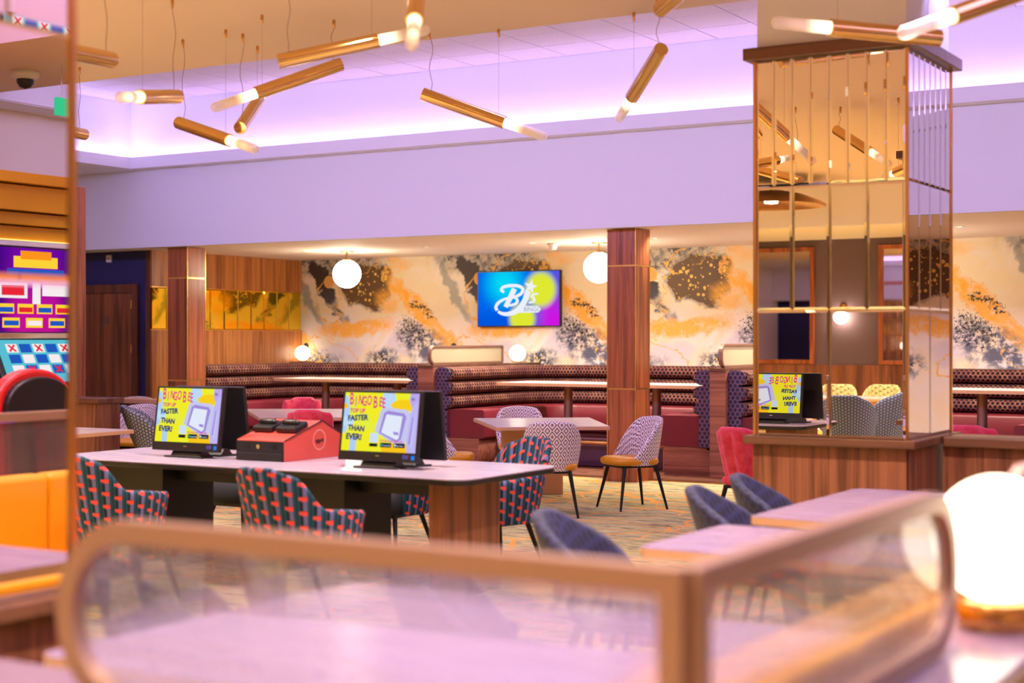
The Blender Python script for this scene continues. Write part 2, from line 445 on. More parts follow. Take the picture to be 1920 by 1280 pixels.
# ------------------------------------------------------------------ mesh helpers
class MB:
    def __init__(s): s.v = []; s.f = []; s.uv = []; s.sm = []
    def add(s, vs, fs, uvs=None, smooth=False):
        o = len(s.v); s.v += [tuple(p) for p in vs]
        for i, f in enumerate(fs):
            s.f.append(tuple(o + k for k in f)); s.sm.append(smooth)
            s.uv.append(uvs[i] if uvs else None)
        return s
    def box(s, a, b, uvm=False):
        x0, y0, z0 = a; x1, y1, z1 = b
        vs = [(x0, y0, z0), (x1, y0, z0), (x1, y1, z0), (x0, y1, z0), (x0, y0, z1), (x1, y0, z1), (x1, y1, z1), (x0, y1, z1)]
        fs = [(3, 2, 1, 0), (4, 5, 6, 7), (0, 1, 5, 4), (1, 2, 6, 5), (2, 3, 7, 6), (3, 0, 4, 7)]
        uvs = None
        if uvm:
            uvs = []
            for f in fs:
                P = [vs[k] for k in f]
                if f in (fs[0], fs[1]): uvs.append([(p[0], p[1]) for p in P])
                elif f in (fs[2], fs[4]): uvs.append([(p[0], p[2]) for p in P])
                else: uvs.append([(p[1], p[2]) for p in P])
        return s.add(vs, fs, uvs)
    def cyl(s, p0, p1, r0, r1=None, n=20, cap=True, smooth=True):
        r1 = r0 if r1 is None else r1
        p0, p1 = Vector(p0), Vector(p1); d = (p1 - p0).normalized()
        a = d.orthogonal().normalized(); b = d.cross(a)
        vs = []
        for p, r in ((p0, r0), (p1, r1)):
            for i in range(n):
                t = 2 * PI * i / n; vs.append(p + a * (r * math.cos(t)) + b * (r * math.sin(t)))
        s.add(vs, [(i, (i + 1) % n, n + (i + 1) % n, n + i) for i in range(n)], None, smooth)
        if cap:
            s.add(vs[:n], [tuple(range(n))[::-1]]); s.add(vs[n:], [tuple(range(n))])
        return s
    def lathe(s, prof, c=(0, 0, 0), n=32, d=None, smooth=True):
        """prof: list of (radius, height) about the axis d through c"""
        c = Vector(c); d = Vector(d or (0, 0, 1)).normalized()
        a = d.orthogonal().normalized(); b = d.cross(a); vs = []
        for r, h in prof:
            for i in range(n):
                t = 2 * PI * i / n; vs.append(c + d * h + a * (r * math.cos(t)) + b * (r * math.sin(t)))
        fs = []
        for j in range(len(prof) - 1):
            for i in range(n):
                fs.append((j * n + i, j * n + (i + 1) % n, (j + 1) * n + (i + 1) % n, (j + 1) * n + i))
        return s.add(vs, fs, None, smooth)
    def tube(s, pts, r, n=8, cap=True):
        pts = [Vector(p) for p in pts]; vs = []
        up = None
        for k, p in enumerate(pts):
            d = (pts[min(k + 1, len(pts) - 1)] - pts[max(k - 1, 0)]).normalized()
            if up is None: a = d.orthogonal().normalized()
            else:
                a = (up - d * up.dot(d))
                a = a.normalized() if a.length > 1e-6 else d.orthogonal().normalized()
            up = a; b = d.cross(a)
            for i in range(n):
                t = 2 * PI * i / n; vs.append(p + a * (r * math.cos(t)) + b * (r * math.sin(t)))
        fs = [(k * n + i, k * n + (i + 1) % n, (k + 1) * n + (i + 1) % n, (k + 1) * n + i) for k in range(len(pts) - 1) for i in range(n)]
        s.add(vs, fs, None, True)
        if cap:
            s.add(vs[:n], [tuple(range(n))[::-1]]); s.add(vs[-n:], [tuple(range(n))])
        return s
    def prism(s, poly, z0, z1, frame=None):
        """poly: 2-D outline; frame maps (a, b, h) to 3-D (default x, y, z)"""
        fr = frame or (lambda a, b, h: (a, b, h)); n = len(poly)
        vs = [fr(a, b, z0) for a, b in poly] + [fr(a, b, z1) for a, b in poly]
        return s.add(vs, [tuple(range(n))[::-1], tuple(range(n, 2 * n))] + [(i, (i + 1) % n, n + (i + 1) % n, n + i) for i in range(n)])
    def grid(s, rows, uvs=None, smooth=True, wrap=False):
        h, w = len(rows), len(rows[0]); vs = [p for r in rows for p in r]; fs = []; uu = []
        for j in range(h - 1):
            for i in range(w if wrap else w - 1):
                i2 = (i + 1) % w
                fs.append((j * w + i, j * w + i2, (j + 1) * w + i2, (j + 1) * w + i))
                if uvs: uu.append([uvs[j][i], uvs[j][i + 1], uvs[j + 1][i + 1], uvs[j + 1][i]])
        return s.add(vs, fs, uu if uvs else None, smooth)
def mesh(name, mb, m):
    me = bpy.data.meshes.new(name)
    me.from_pydata(mb.v, [], mb.f)
    me.materials.append(m)
    me.polygons.foreach_set('use_smooth', mb.sm)
    if any(mb.uv):
        l = me.uv_layers.new(name='UVMap').data; k = 0
        for f, u in zip(mb.f, mb.uv):
            for i in range(len(f)):
                l[k].uv = u[i] if u else (0, 0); k += 1
    me.update()
    return me
def obj(name, mb, m, parent=None, bev=0, loc=None, seg=2):
    me = mb if isinstance(mb, bpy.types.Mesh) else mesh(name, mb, m)
    o = bpy.data.objects.new(name, me); COL.objects.link(o)
    if parent is not None: o.parent = parent
    if loc is not None: o.location = loc
    if bev:
        b = o.modifiers.new('bevel', 'BEVEL'); b.width = bev; b.segments = seg; b.limit_method = 'ANGLE'; b.angle_limit = R(40)
        b.harden_normals = False
    return o
def tag(o, label, cat, group=None):
    o['label'] = label; o['category'] = cat
    if group: o['group'] = group
    return o
def thing(name, label, cat, loc=(0, 0, 0), rotz=0, group=None):
    o = bpy.data.objects.new(name, None); COL.objects.link(o)
    o.empty_display_size = 0.1
    o.location = loc; o.rotation_euler = (0, 0, rotz)
    return tag(o, label, cat, group)
def struct(name, mb, m, bev=0, parent=None):
    o = obj(name, mb, m, parent, bev)
    if parent is None: o['kind'] = 'structure'
    return o
def box(a, b, **k): return MB().box(a, b, **k)
def dup(root, loc, rotz, label, group=None):
    r = root.copy(); COL.objects.link(r); r.location = loc; r.rotation_euler = (0, 0, rotz); r['label'] = label
    if group: r['group'] = group
    for ch in list(root.children):
        c = ch.copy(); COL.objects.link(c); c.parent = r
        for gg in list(ch.children):
            d = gg.copy(); COL.objects.link(d); d.parent = c
    return r
def text(body, m, parent, mtx, size, name='lettering', ext=0.0008, sx=1.0, shear=0.0, align='LEFT', off=0.0, space=1.0):
    c = bpy.data.curves.new(name, 'FONT'); c.body = body; c.size = size; c.extrude = ext; c.align_x = align
    c.shear = shear; c.offset = off; c.resolution_u = 3; c.space_character = space
    c.materials.append(m)
    tmp = bpy.data.objects.new(name, c)
    me = bpy.data.meshes.new_from_object(tmp); bpy.data.objects.remove(tmp)
    if not me.materials: me.materials.append(m)
    o = bpy.data.objects.new(name, me); COL.objects.link(o); o.parent = parent
    o.matrix_local = mtx @ Matrix.Diagonal((sx, 1, 1, 1))
    return o

# ------------------------------------------------------------------ the room
XR, XL, YB, YF = 4.6, -14.8, -6.5, 18.3
ZC, ZT, ZS = 3.77, 4.66, 2.75          # main ceiling, raised tray, booth ceiling
TX0, TX1, TY0, TY1 = -14.55, 4.0, 9.35, 14.45
floor = struct('floor', box((XL - 3, YB - .3, -0.10), (XR + .2, 15.2, 0)), CARPET)
struct('trim_1', box((XL - .1, 15.0, 0.0), (XR, 15.2, 0.006)), BRASS)
# booth-side boards, plank by plank
bf = struct('floor_booth', box((XL - .2, 15.2, -0.10), (XR + .2, YF + .2, -0.006)), W_FLOOR)
pm = mesh('plank', box((-0.94, -0.085, 0), (0.94, 0.085, 0.012)), W_FLOOR)
for j in range(4):
    for i in range(11):
        obj('plank', pm, None, bf, loc=(XL + 0.9 + i * 1.9 + (j % 2) * 0.8, 15.29 + j * 0.175, -0.006))
# ceilings
HX0, HX1, HY0, HY1 = -1.5, 2.3, 0.6, 7.8            # lilac-lit recess over the near tables
cl = struct('ceiling', MB().box((XL - 3, YB - .3, ZC), (XR + .2, HY0, ZC + 0.9)).box((XL - 3, HY1, ZC), (XR + .2, TY0, ZC + 0.9)).box((XL - 3, HY0, ZC), (HX0, HY1, ZC + .9)).box((HX1, HY0, ZC), (XR + .2, HY1, ZC + .9)), CEILM)
struct('ceiling_recess', box((HX0 - .05, HY0 - .05, ZC + .9), (HX1 + .05, HY1 + .05, ZC + .95)), PAINT)
struct('ceiling_margin', box((XL - 3, TY0, ZC), (TX0 - .18, 14.62, ZC + .95)), PAINT)
struct('ceiling_margin_right', box((TX1 + .18, TY0, ZC), (XR + .2, 14.62, ZC + .95)), PAINT)
struct('ceiling_soffit', box((TX0 - .16, TY1, ZC), (TX1 + .16, 14.62, ZC + .02)), PAINT)
struct('trim_2', box((TX0 - .0, TY1 - .025, ZC), (TX1, TY1, ZC + .145)), PAINT)            # lip of the tray, far side
struct('trim_3', box((TX0 - .0, TY0 + .12, ZC), (TX0 + .025, TY1, ZC + .145)), PAINT)      # lip, left side
struct('ceiling_soffit_left', box((TX0 - .16, TY0, ZC), (TX0, TY1, ZC + .02)), PAINT)
struct('wall_tray_far', box((TX0 - .2, 14.62, ZC), (TX1 + .2, 14.75, ZT + .04)), PAINT)
struct('wall_tray_left', box((TX0 - .18, TY0, ZC + .01), (TX0 - .16, 14.62, ZT + .04)), PAINT)
struct('wall_tray_right', box((TX1 + .16, TY0, ZC + .01), (TX1 + .18, 14.62, ZT + .04)), PAINT)
tray = struct('ceiling_tray', box((TX0 - .2, TY0, ZT + .03), (TX1 + .2, 14.75, ZT + .1)), mat('tile_gap_shade', srgb(120, 108, 120), 0.8))  # grey backing colour stands in for shadow in the tile gaps
tm = mesh('ceiling_tile', box((-0.293, -0.293, 0), (0.293, 0.293, 0.022)), TILE)
for j in range(9):
    for i in range(31):
        x = TX0 - .16 + 0.3 + i * 0.6; y = 14.62 - 0.3 - j * 0.6
        if y - .3 > TY0 - .3 and x + .3 < TX1 + .2:
            obj('ceiling_tile', tm, None, tray, loc=(x, y, ZT))
# bulkhead over the booths, booth ceiling
struct('wall_bulkhead', box((XL - 3, 14.62, ZS), (XR + .2, 14.75, ZC + .02)), PAINT)
struct('ceiling_booth', box((XL - 3, 14.75, ZS), (XR + .2, YF + .1, ZS + .1)), CREAM)
struct('wall_back', box((XL - .1, YF, 0), (XR + .2, YF + .12, ZS + .05)), MURAL)
# blue wall with the door, left end
struct('wall_blue', box((XL - 3, 15.12, 0), (XL - .12, 15.26, ZS)), NAVYW)
struct('wall_far_left', box((XL - 3.1, YB - .3, 0), (XL - 3, 15.3, ZC)), CREAM)
# left wall of the booth: walnut veneer panels with the gold mirror band
wl = struct('wall_left', box((XL - .12, 15.10, 0), (XL - .03, YF, ZS)), W_DARK)
z1, z2 = 1.68, 2.25
n = 3
for k in range(n):
    y0 = 15.10 + k * (YF - 15.10) / n; y1 = y0 + (YF - 15.10) / n - 0.006
    obj('veneer_panel', box((XL - .03, y0, 0.02), (XL, y1, z1 - .012)), W_WALL, wl, 0.002)
    obj('veneer_panel', box((XL - .03, y0, z2 + .012), (XL, y1, ZS)), W_WALL, wl, 0.002)
n = 11
for k in range(n):
    w = (YF - 15.10) / n; y0 = 15.10 + k * w
    mb = MB(); b = 0.012
    A = [(XL - .02, y0 + .002, z1), (XL - .02, y0 + w - .002, z1), (XL - .02, y0 + w - .002, z2), (XL - .02, y0 + .002, z2)]
    B = [(XL - .012, y0 + .002 + b, z1 + b), (XL - .012, y0 + w - .002 - b, z1 + b), (XL - .012, y0 + w - .002 - b, z2 - b), (XL - .012, y0 + .002 + b, z2 - b)]
    mb.add(A + B, [(4, 5, 6, 7)] + [(i, (i + 1) % 4, 4 + (i + 1) % 4, 4 + i) for i in range(4)])
    obj('mirror_tile', mb, MIRRORG, wl)
for z in (z1 - .006, z2 + .006): obj('gold_strip', box((XL - .03, 15.10, z - .006), (XL + .004, YF, z + .006)), GOLDLINE, wl)
# right, rear and the far-off left rear walls
struct('wall_right', box((XR, YB, 0), (XR + .12, YF, ZC + .02)), CREAM)
# rear wall, seen in the mirrors: dark paint with framed wall mirrors over a walnut dado
struct('wall_rear', box((XL - 3, YB - .2, 0), (XR, YB, ZC)), PLUMW)
struct('ceiling_rear', box((XL - 3, YB, 3.2), (XR, -3.73, 3.3)), CREAM)
struct('wall_rear_bulkhead', box((XL - 3, -3.72, 3.2), (XR, -3.6, ZC)), PAINT)
dado = struct('trim_4', box((XL - 3, YB, 0), (XR, YB + .05, 1.12)), W_BASE)

# door 1 in the blue wall
YD = 15.12
def atY(px, py, Y):
    a, b = ray(px); d = Y / b
    return at(px, py, d)
dr = bpy.data.objects.new('door_1', None); COL.objects.link(dr); dr['kind'] = 'structure'
xr = atY(262, 532, YD).x; xi = xr - 0.11; zt = atY(262, 532, YD).z
xl = xi - 1.0
mb = MB().box((xl - .11, YD - .05, 0), (xl, YD, zt)).box((xi, YD - .05, 0), (xr, YD, zt)).box((xl, YD - .05, zt - .12), (xi, YD, zt))
obj('door_frame', mb, W_DARK, dr, 0.006)
obj('door_leaf', box((xl + .004, YD - .03, 0.01), (xi - .004, YD - .005, zt - .124)), W_DOOR, dr, 0.003)
for z in (0.25, 1.42, 2.02): obj('hinge', MB().cyl((xi - .004, YD - .045, z - .06), (xi - .004, YD - .045, z + .06), 0.009, n=10), BRASS, dr)
obj('door_sign', box((xl + .46, YD - .034, 1.75), (xl + .56, YD - .03, 1.87)), mat('door_sign', srgb(120, 84, 70), 0.4), dr)
obj('door_handle', MB().cyl((xl + .08, YD - .03, 1.0), (xl + .08, YD - .08, 1.0), .012).cyl((xl + .08, YD - .08, 1.0), (xl + .2, YD - .08, 1.0), .01), BRASS, dr)

p = atY(206, 485, YD)
t = thing('alarm_call_box', 'small white wall box high on the navy wall above the dark door', 'wall box', (p.x, YD, p.z))
obj('housing', box((-.045, -.03, -.05), (.045, 0, .05)), WHITEP, t, 0.006)
obj('indicator', MB().cyl((0, -.03, 0), (0, -.034, 0), .014), mat('grey_lens', srgb(120, 100, 96), .3), t)

# ------------------------------------------------------------------ walnut columns with gold inlays, under the bulkhead
def wood_column(X, Y, label):
    t = thing('wood_column', label, 'column', (X, Y, 0), group='walnut clad columns')
    h = 0.17
    zs = [0.14, 1.005, 2.345, ZS]
    for (za, zb) in zip(zs[:-1], zs[1:]):
        obj('veneer_panel', box((-h, -h, za + .008), (h, h, zb - .008)), W_COL, t, 0.004)
    obj('plinth', box((-h - .035, -h - .035, 0), (h + .035, h + .035, .15)), W_COL, t, 0.004)
    for z in zs[1:3]:
        obj('gold_inlay', box((-h - .001, -h - .001, z - .009), (h + .001, h + .001, z + .009)), GOLDLINE, t)
    for sx, sy in ((1, -1), (-1, -1), (1, 1)):
        obj('corner_trim', box((sx * h - .005, sy * h - .005, .15), (sx * h + .005, sy * h + .005, ZS)), GOLDLINE, t)
    return t
wood_column(-7.52, 14.94, 'walnut clad square column with two gold inlay bands, right of the wall television')
wood_column(-14.02, 14.94, 'walnut clad square column with two gold inlay bands, beside the navy wall and door')

# ------------------------------------------------------------------ booths
def fillet_path(x0, x1, y0, y1, Rr, n=10):
    """U path opening towards -Y; returns points, inward normals, arc length"""
    P = [(x0, y0), (x0, y1 - Rr)]
    for i in range(1, n + 1):
        a = PI - (PI / 2) * i / n; P.append((x0 + Rr + Rr * math.cos(a), y1 - Rr + Rr * math.sin(a)))
    P.append((x1 - Rr, y1))
    for i in range(1, n + 1):
        a = PI / 2 - (PI / 2) * i / n; P.append((x1 - Rr + Rr * math.cos(a), y1 - Rr + Rr * math.sin(a)))
    P.append((x1, y0))
    # even sampling
    L = [0]
    for a, b in zip(P[:-1], P[1:]): L.append(L[-1] + math.dist(a, b))
    m = 64; out = []
    for k in range(m + 1):
        s = L[-1] * k / m; j = 0
        while j < len(L) - 2 and L[j + 1] < s: j += 1
        t = (s - L[j]) / (L[j + 1] - L[j])
        x = P[j][0] + t * (P[j + 1][0] - P[j][0]); y = P[j][1] + t * (P[j + 1][1] - P[j][1])
        out.append((x, y, s))
    res = []
    for k, (x, y, s) in enumerate(out):
        a = out[max(k - 1, 0)]; b = out[min(k + 1, m)]
        dx, dy = b[0] - a[0], b[1] - a[1]; l = math.hypot(dx, dy)
        res.append((x, y, dy / l, -dx / l, s))          # right-hand normal = inwards (path runs up the left arm first)
    return res
def sweep(path, prof, closed=True, caps=True, k0=0, k1=None, shrink=0.0):
    """prof: (inward offset, z, v)"""
    mb = MB(); k1 = len(path) - 1 if k1 is None else k1
    rows = []; uvs = []
    pr = prof + [prof[0]] if closed else prof
    vs_ = [0]
    for a, b in zip(pr[:-1], pr[1:]): vs_.append(vs_[-1] + math.dist(a, b))
    for k in range(k0, k1 + 1):
        x, y, nx, ny, s = path[k]
        rows.append([(x + nx * o, y + ny * o, z) for o, z in pr]); uvs.append([(s, v) for v in vs_])
    mb.grid(rows, uvs)
    if caps and closed:
        n = len(prof)
        for r, flip in ((rows[0], True), (rows[-1], False)):
            f = tuple(range(n)); uu = [(o, z) for o, z in prof]
            mb.add(r[:n], [f if flip else f[::-1]], [uu if flip else uu[::-1]])
    return mb
BZ0, BZ1 = 0.68, 1.20
def roll_prof(z0, z1, base=0.0, dep=0.13, n=10):
    pr = [(base, z0)]
    for i in range(n + 1):
        a = -PI / 2 + PI * i / n
        pr.append((base + .03 + (dep - .03) * max(math.cos(a), 0) ** 0.6, (z0 + z1) / 2 + (z1 - z0) / 2 * math.sin(a)))
    pr.append((base, z1))
    return pr
def booth(x0, x1, label, y0=15.72, Rr=1.0, ends=(True, True)):
    t = thing('booth_bench', label, 'bench', (0, 0, 0), group='curved banquette booths')
    y1 = YF - 0.04
    path = fillet_path(x0, x1, y0, y1, Rr)
    N = len(path) - 1
    obj('back_panel', sweep(path, [(0.0, 0.3), (0.07, 0.3), (0.07, BZ1 - .01), (0.0, BZ1 - .01)]), HEXP, t)
    hh = (BZ1 - BZ0) / 3
    cuts = [0, 13, 27, 37, 51, N]
    for r in range(3):
        for a, b in zip(cuts[:-1], cuts[1:]):
            obj('back_roll', sweep(path, roll_prof(BZ0 + r * hh + .004, BZ0 + (r + 1) * hh - .004, 0.05, 0.19), k0=a, k1=b), HEXB, t)
    sc = [0, 9, 18, 24, 32, 40, 46, 55, N]
    pr = [(0.10, .33), (0.66, .33), (0.68, .35), (0.68, .655), (0.66, .68), (0.10, .68)]
    for a, b in zip(sc[:-1], sc[1:]):
        obj('seat_cushion', sweep(path, pr, k0=a, k1=b), LEATHER_R, t, 0.004)
    obj('seat_base', sweep(path, [(0.0, 0.008), (0.60, 0.008), (0.60, .325), (0.0, .325)]), W_HORX, t)
    # scalloped upholstered end caps of the two arms
    for side in (0, 1):
        xb = x0 if side == 0 else x1; sg = 1 if side == 0 else -1
        o = [(0, .335), (0, BZ1 - .03), (.03, BZ1)]
        for r in (2, 1, 0):
            for i in range(9):
                a = PI / 2 - PI * i / 8
                o.append((0.10 + 0.10 * math.cos(a) ** .7 if math.cos(a) > 1e-6 else 0.10, BZ0 + (r + .5) * hh + hh / 2 * math.sin(a)))
        o += [(0.15, BZ0 - .02), (0.16, .335)]
        mb = MB(); n = len(o)
        vs = [(xb + sg * a, y0 - .035, z) for a, z in o] + [(xb + sg * a, y0 + .002, z) for a, z in o]
        fr = tuple(range(n)); fr = fr[::-1] if sg == 1 else fr
        mb.add(vs, [fr], [[(o[k][0], o[k][1]) for k in fr]])
        mb.add(vs, [(i, (i + 1) % n, n + (i + 1) % n, n + i) for i in range(n)], [[(o[i][1], 0), (o[(i + 1) % n][1], 0), (o[(i + 1) % n][1], .04), (o[i][1], .04)] for i in range(n)])
        obj('end_cap', mb, HEXP, t)
    obj('step_floor', box((x0 + .62, 16.3, 0.008), (x1 - .62, y1 - .62, 0.25)), PLUMF, t)
    return t
B1, B2, B3 = (-14.60, -10.80), (-10.56, -6.86), (-6.66, -2.90)
booth(*B1, 'curved plum banquette with honeycomb back rolls, against the walnut and gold mirror wall at left')
booth(*B2, 'curved plum banquette with honeycomb back rolls and burgundy seat, below the television')
booth(*B3, 'curved plum banquette with honeycomb back rolls, partly behind the mirrored column at right')

# partitions between booths
def partition(x0, x1, label):
    t = thing('booth_partition', label, 'partition', ((x0 + x1) / 2, 15.62, 0), group='walnut partitions between booths')
    w = (x1 - x0) / 2
    obj('body', box((-w, 0, 0.008), (w, YF - 15.62 - .01, 1.19)), W_HORX, t, 0.003)
    obj('cap', box((-w - .0, -.01, 1.19), (w, YF - 15.62 - .01, 1.225)), W_LEDGE, t, 0.003)
    return t
partition(B1[1] + .005, B2[0] - .005, 'walnut partition with horizontal grain between the left and the middle booth')
partition(B2[1] + .005, B3[0] - .005, 'walnut partition with horizontal grain between the middle and the right booth')

# privacy screens: stadium-ended metal frame round a pane of reeded glass
def stadium(L, H, r0, r1, n=12):
    pts = []
    def arc(cx, cz, r, a0, a1):
        if r < 1e-4: pts.append((cx, cz)); return
        for i in range(n + 1):
            a = a0 + (a1 - a0) * i / n; pts.append((cx + r * math.cos(a), cz + r * math.sin(a)))
    arc(r0, r0, r0, -PI / 2 - PI / 2, -PI / 2) if r0 > 1e-4 else pts.append((0, 0))
    arc(L - r1, r1, r1, -PI / 2, 0) if r1 > 1e-4 else pts.append((L, 0))
    arc(L - r1, H - r1, r1, 0, PI / 2) if r1 > 1e-4 else pts.append((L, H))
    arc(r0, H - r0, r0, PI / 2, PI) if r0 > 1e-4 else pts.append((0, H))
    return pts
def screen_parts(t, L, H, r0, r1, fr, map_, depth=0.04, wide=0.045, pitch=0.010, glass=REED, gname='reeded_glass', zoff=0.0):
    """fr(a, h, c): a along, h up, c across"""
    outer = stadium(L, H, r0, r1)
    inner = stadium(L - 2 * wide, H - 2 * wide, max(r0 - wide, 0), max(r1 - wide, 0)); inner = [(a + wide, b + wide) for a, b in inner]
    n = len(outer); mb = MB()
    hd = depth / 2
    vs = [fr(a, b, -hd) for a, b in outer] + [fr(a, b, -hd) for a, b in inner] + [fr(a, b, hd) for a, b in outer] + [fr(a, b, hd) for a, b in inner]
    fs = []
    for i in range(n):
        j = (i + 1) % n
        fs += [(i, j, n + j, n + i), (2 * n + j, 2 * n + i, 3 * n + i, 3 * n + j), (j, i, 2 * n + i, 2 * n + j), (n + i, n + j, 3 * n + j, 3 * n + i)]
    mb.add(vs, fs)
    obj('frame', mb, BRONZE, t, 0.004)
    # ribbed pane: columns clipped to the rounded outline
    a0, a1 = wide * .8, L - wide * .8; hh0, hh1 = wide * .8, H - wide * .8
    ra, rb = max(r0 - wide * .8, 0), max(r1 - wide * .8, 0)
    cols = max(2, int((a1 - a0) / pitch * 4)); rowf = []
    for k in range(cols + 1):
        a = a0 + (a1 - a0) * k / cols
        zl, zh = hh0, hh1
        if ra and a < a0 + ra:
            q = ra - math.sqrt(max(ra * ra - (a0 + ra - a) ** 2, 0)); zl += q; zh -= q
        if rb and a > a1 - rb:
            q = rb - math.sqrt(max(rb * rb - (a - a1 + rb) ** 2, 0)); zl += q; zh -= q
        c = 0.003 + 0.0028 * abs(math.sin(PI * (a - a0) / pitch))
        rowf.append([fr(a, zl, -.002), fr(a, zl, c), fr(a, zh, c), fr(a, zh, -.002), fr(a, zl, -.002)])
    g = MB().grid(rowf, None, False)
    obj(gname, g, glass, t)
for (xc, lb) in (((B1[1] + B2[0]) / 2, 'cream reeded glass screen with rounded bronze frame on the partition left of the middle booth'),
                 ((B2[1] + B3[0]) / 2, 'cream reeded glass screen with rounded bronze frame on the partition left of the mirrored column')):
    t = thing('privacy_screen', lb, 'screen', (xc, 15.70, 1.225), group='screens between the booths')
    screen_parts(t, 1.75, 0.24 if xc < -8 else .27, 0.10, 0.03, lambda a, h, c: (c, a, h), None, pitch=0.02, wide=0.028, depth=.05, glass=REEDF)

# small globe lamps at the back of the booths
def globe(t, r, z, m=GLOBE):
    prof = [(r * math.sin(PI * i / 20) + 1e-5, -r * math.cos(PI * i / 20)) for i in range(21)]
    obj('globe', MB().lathe(prof, (0, 0, z), 36), m, t)
def globe_lamp(x, y, z, r, label, m=GLOBE_S, base=.05, group='globe lamps on brass bases'):
    t = thing('globe_lamp', label, 'lamp', (x, y, z), group=group)
    obj('base', MB().lathe([(0.001, 0), (r * .58, 0), (r * .6, .004), (r * .6, base - .004), (r * .57, base), (0.001, base)], n=36), BRASS, t)
    obj('collar', MB().lathe([(r * .3, base), (r * .34, base + .004), (r * .34, base + r * .08)], n=30), BRASS, t)
    globe(t, r, base + r * 0.96, m)
    return t
globe_lamp(-10.68, 17.85, 1.226, 0.112, 'small lit globe lamp on the partition under the television, right of the reeded screen', base=.02)
globe_lamp(-14.66, 18.14, 1.205, 0.112, 'small lit globe lamp in the corner where walnut panels meet the marbled wallpaper', base=.02)
t = thing('corner_ledge', 'small walnut ledge behind the left banquette in the room corner', 'shelf', (-14.68, 18.14, 0))
obj('shelf', box((-.11, -.14, 1.165), (.14, .15, 1.203)), W_LEDGE, t)

# booth tables
def slab_round(x0, y0, x1, y1, z0, z1, r=0.03, n=4):
    P = []
    for cx, cy, a in ((x1 - r, y1 - r, 0), (x0 + r, y1 - r, 90), (x0 + r, y0 + r, 180), (x1 - r, y0 + r, 270)):
        for i in range(n + 1):
            t_ = R(a + 90 * i / n); P.append((cx + r * math.cos(t_), cy + r * math.sin(t_)))
    return MB().prism(P, z0, z1)
def booth_table(x0, x1, y0, y1, label, posts):
    z = 1.005; t = thing('booth_table', label, 'table', ((x0 + x1) / 2, (y0 + y1) / 2, 0.25), group='long tables of the booths')
    w, d = (x1 - x0) / 2, (y1 - y0) / 2
    obj('tabletop', slab_round(-w + .002, -d + .002, w - .002, d - .002, z - .25 - .004, z - .25, .04), TOPW, t)
    obj('table_edge', slab_round(-w, -d, w, d, z - .25 - .038, z - .25 - .0035, .04), TOPE, t)
    for px in posts:
        obj('post', MB().cyl((px, 0, .01), (px, 0, z - .288), .055, n=24), BRONZE, t)
        obj('foot_plate', MB().lathe([(0.001, .014), (.2, .012), (.22, .0), (.001, .0)], (px, 0, 0), 28), BRONZE, t)
    return t
booth_table(-13.75, -11.30, 16.35, 17.2, 'long pale-topped table in the left booth, in front of the walnut wall', (-.62, .6))
booth_table(-10.02, -7.22, 16.2, 17.1, 'long pale-topped table in the middle booth, below the television', (-.6, .62))
booth_table(-6.1, -3.45, 16.35, 17.2, 'long pale-topped table in the right booth, seen beside the mirrored column', (-.85, .62))
# foot rail in the middle booth
t = thing('foot_rail', 'brass foot rail on short posts at the step of the middle booth', 'foot rail', (-8.7, 16.18, 0.0))
obj('rail', MB().tube([(-1.15, 0, .30), (1.12, 0, .30)], .025, 12), BRASS, t)
for x in (-1.0, -.35, .35, 1.02):
    obj('rail_post', MB().cyl((x, 0, .0), (x, 0, .30), .013, n=10).cyl((x, 0, 0), (x, 0, .012), .04, n=16).lathe([(.03, -.02), (.034, 0), (.03, .02)], (x, 0, .3), 14, (1, 0, 0)), BRASS, t)

# wall television
p0 = atY(895.5, 509, YF - .06); p1 = atY(1050.5, 611.5, YF - .06)
TVX0, TVX1, TVZ1, TVZ0 = p0.x, p1.x, (p0.z + atY(1050.5, 506, YF - .06).z) / 2, (p1.z + atY(895.5, 613, YF - .06).z) / 2
t = thing('television', 'wall television showing a blue, yellow and magenta picture with a white script logo', 'television', ((TVX0 + TVX1) / 2, YF - .004, (TVZ0 + TVZ1) / 2))
tw, th_ = (TVX1 - TVX0) / 2, (TVZ1 - TVZ0) / 2
obj('housing', box((-tw, -.06, -th_), (tw, -.0, th_)), BLACK, t, 0.004)
def tvpic(g):
    x, y, z = g.sep(g.tc('Object'))
    u = x / (2 * tw) + 0.5; v = z / (2 * th_) + 0.5     # v up
    asp = tw / th_
    def blob(cu, cv, r0, r1):
        a = (u - cu) * asp; b = v - cv
        return (a * a + b * b).sqrt().step(r1, r0)
    c = g.mix(v.step(0.0, 0.5), srgb(0, 84, 222), srgb(0, 104, 236))
    c = g.mix(blob(.33, .78, .05, .60), c, srgb(0, 214, 244))
    c = g.mix(u.step(.62, .9) * (1 - v).step(.3, .6), c, srgb(206, 20, 226))
    c = g.mix(u.step(.80, 1.0) * v.step(.1, .5) * 0.6, c, srgb(120, 60, 220))
    c = g.mix(blob(.77, .66, .22, .40), c, srgb(222, 232, 50))
    c = g.mix(blob(.55, .14, .18, .34), c, srgb(222, 232, 50))
    return c
scr = obj('screen', box((-tw + .012, -.0615, -th_ + .014), (tw - .012, -.0595, th_ - .012)), emit('television_picture', (1, 1, 1, 1), 1.0, tvpic), t)
WEM = emit('screen_white', srgb(236, 240, 252), 1.0)
GEM = emit('screen_grey', srgb(150, 160, 176), 1.0)
def tvp(cx, cy):     # logo outline points in the picture's own frame (0..1237 x 0..820)
    return ((cx - 283) / 1237 * 2 * tw - tw, -((cy - 235) / 820 * 2 * th_ - th_))
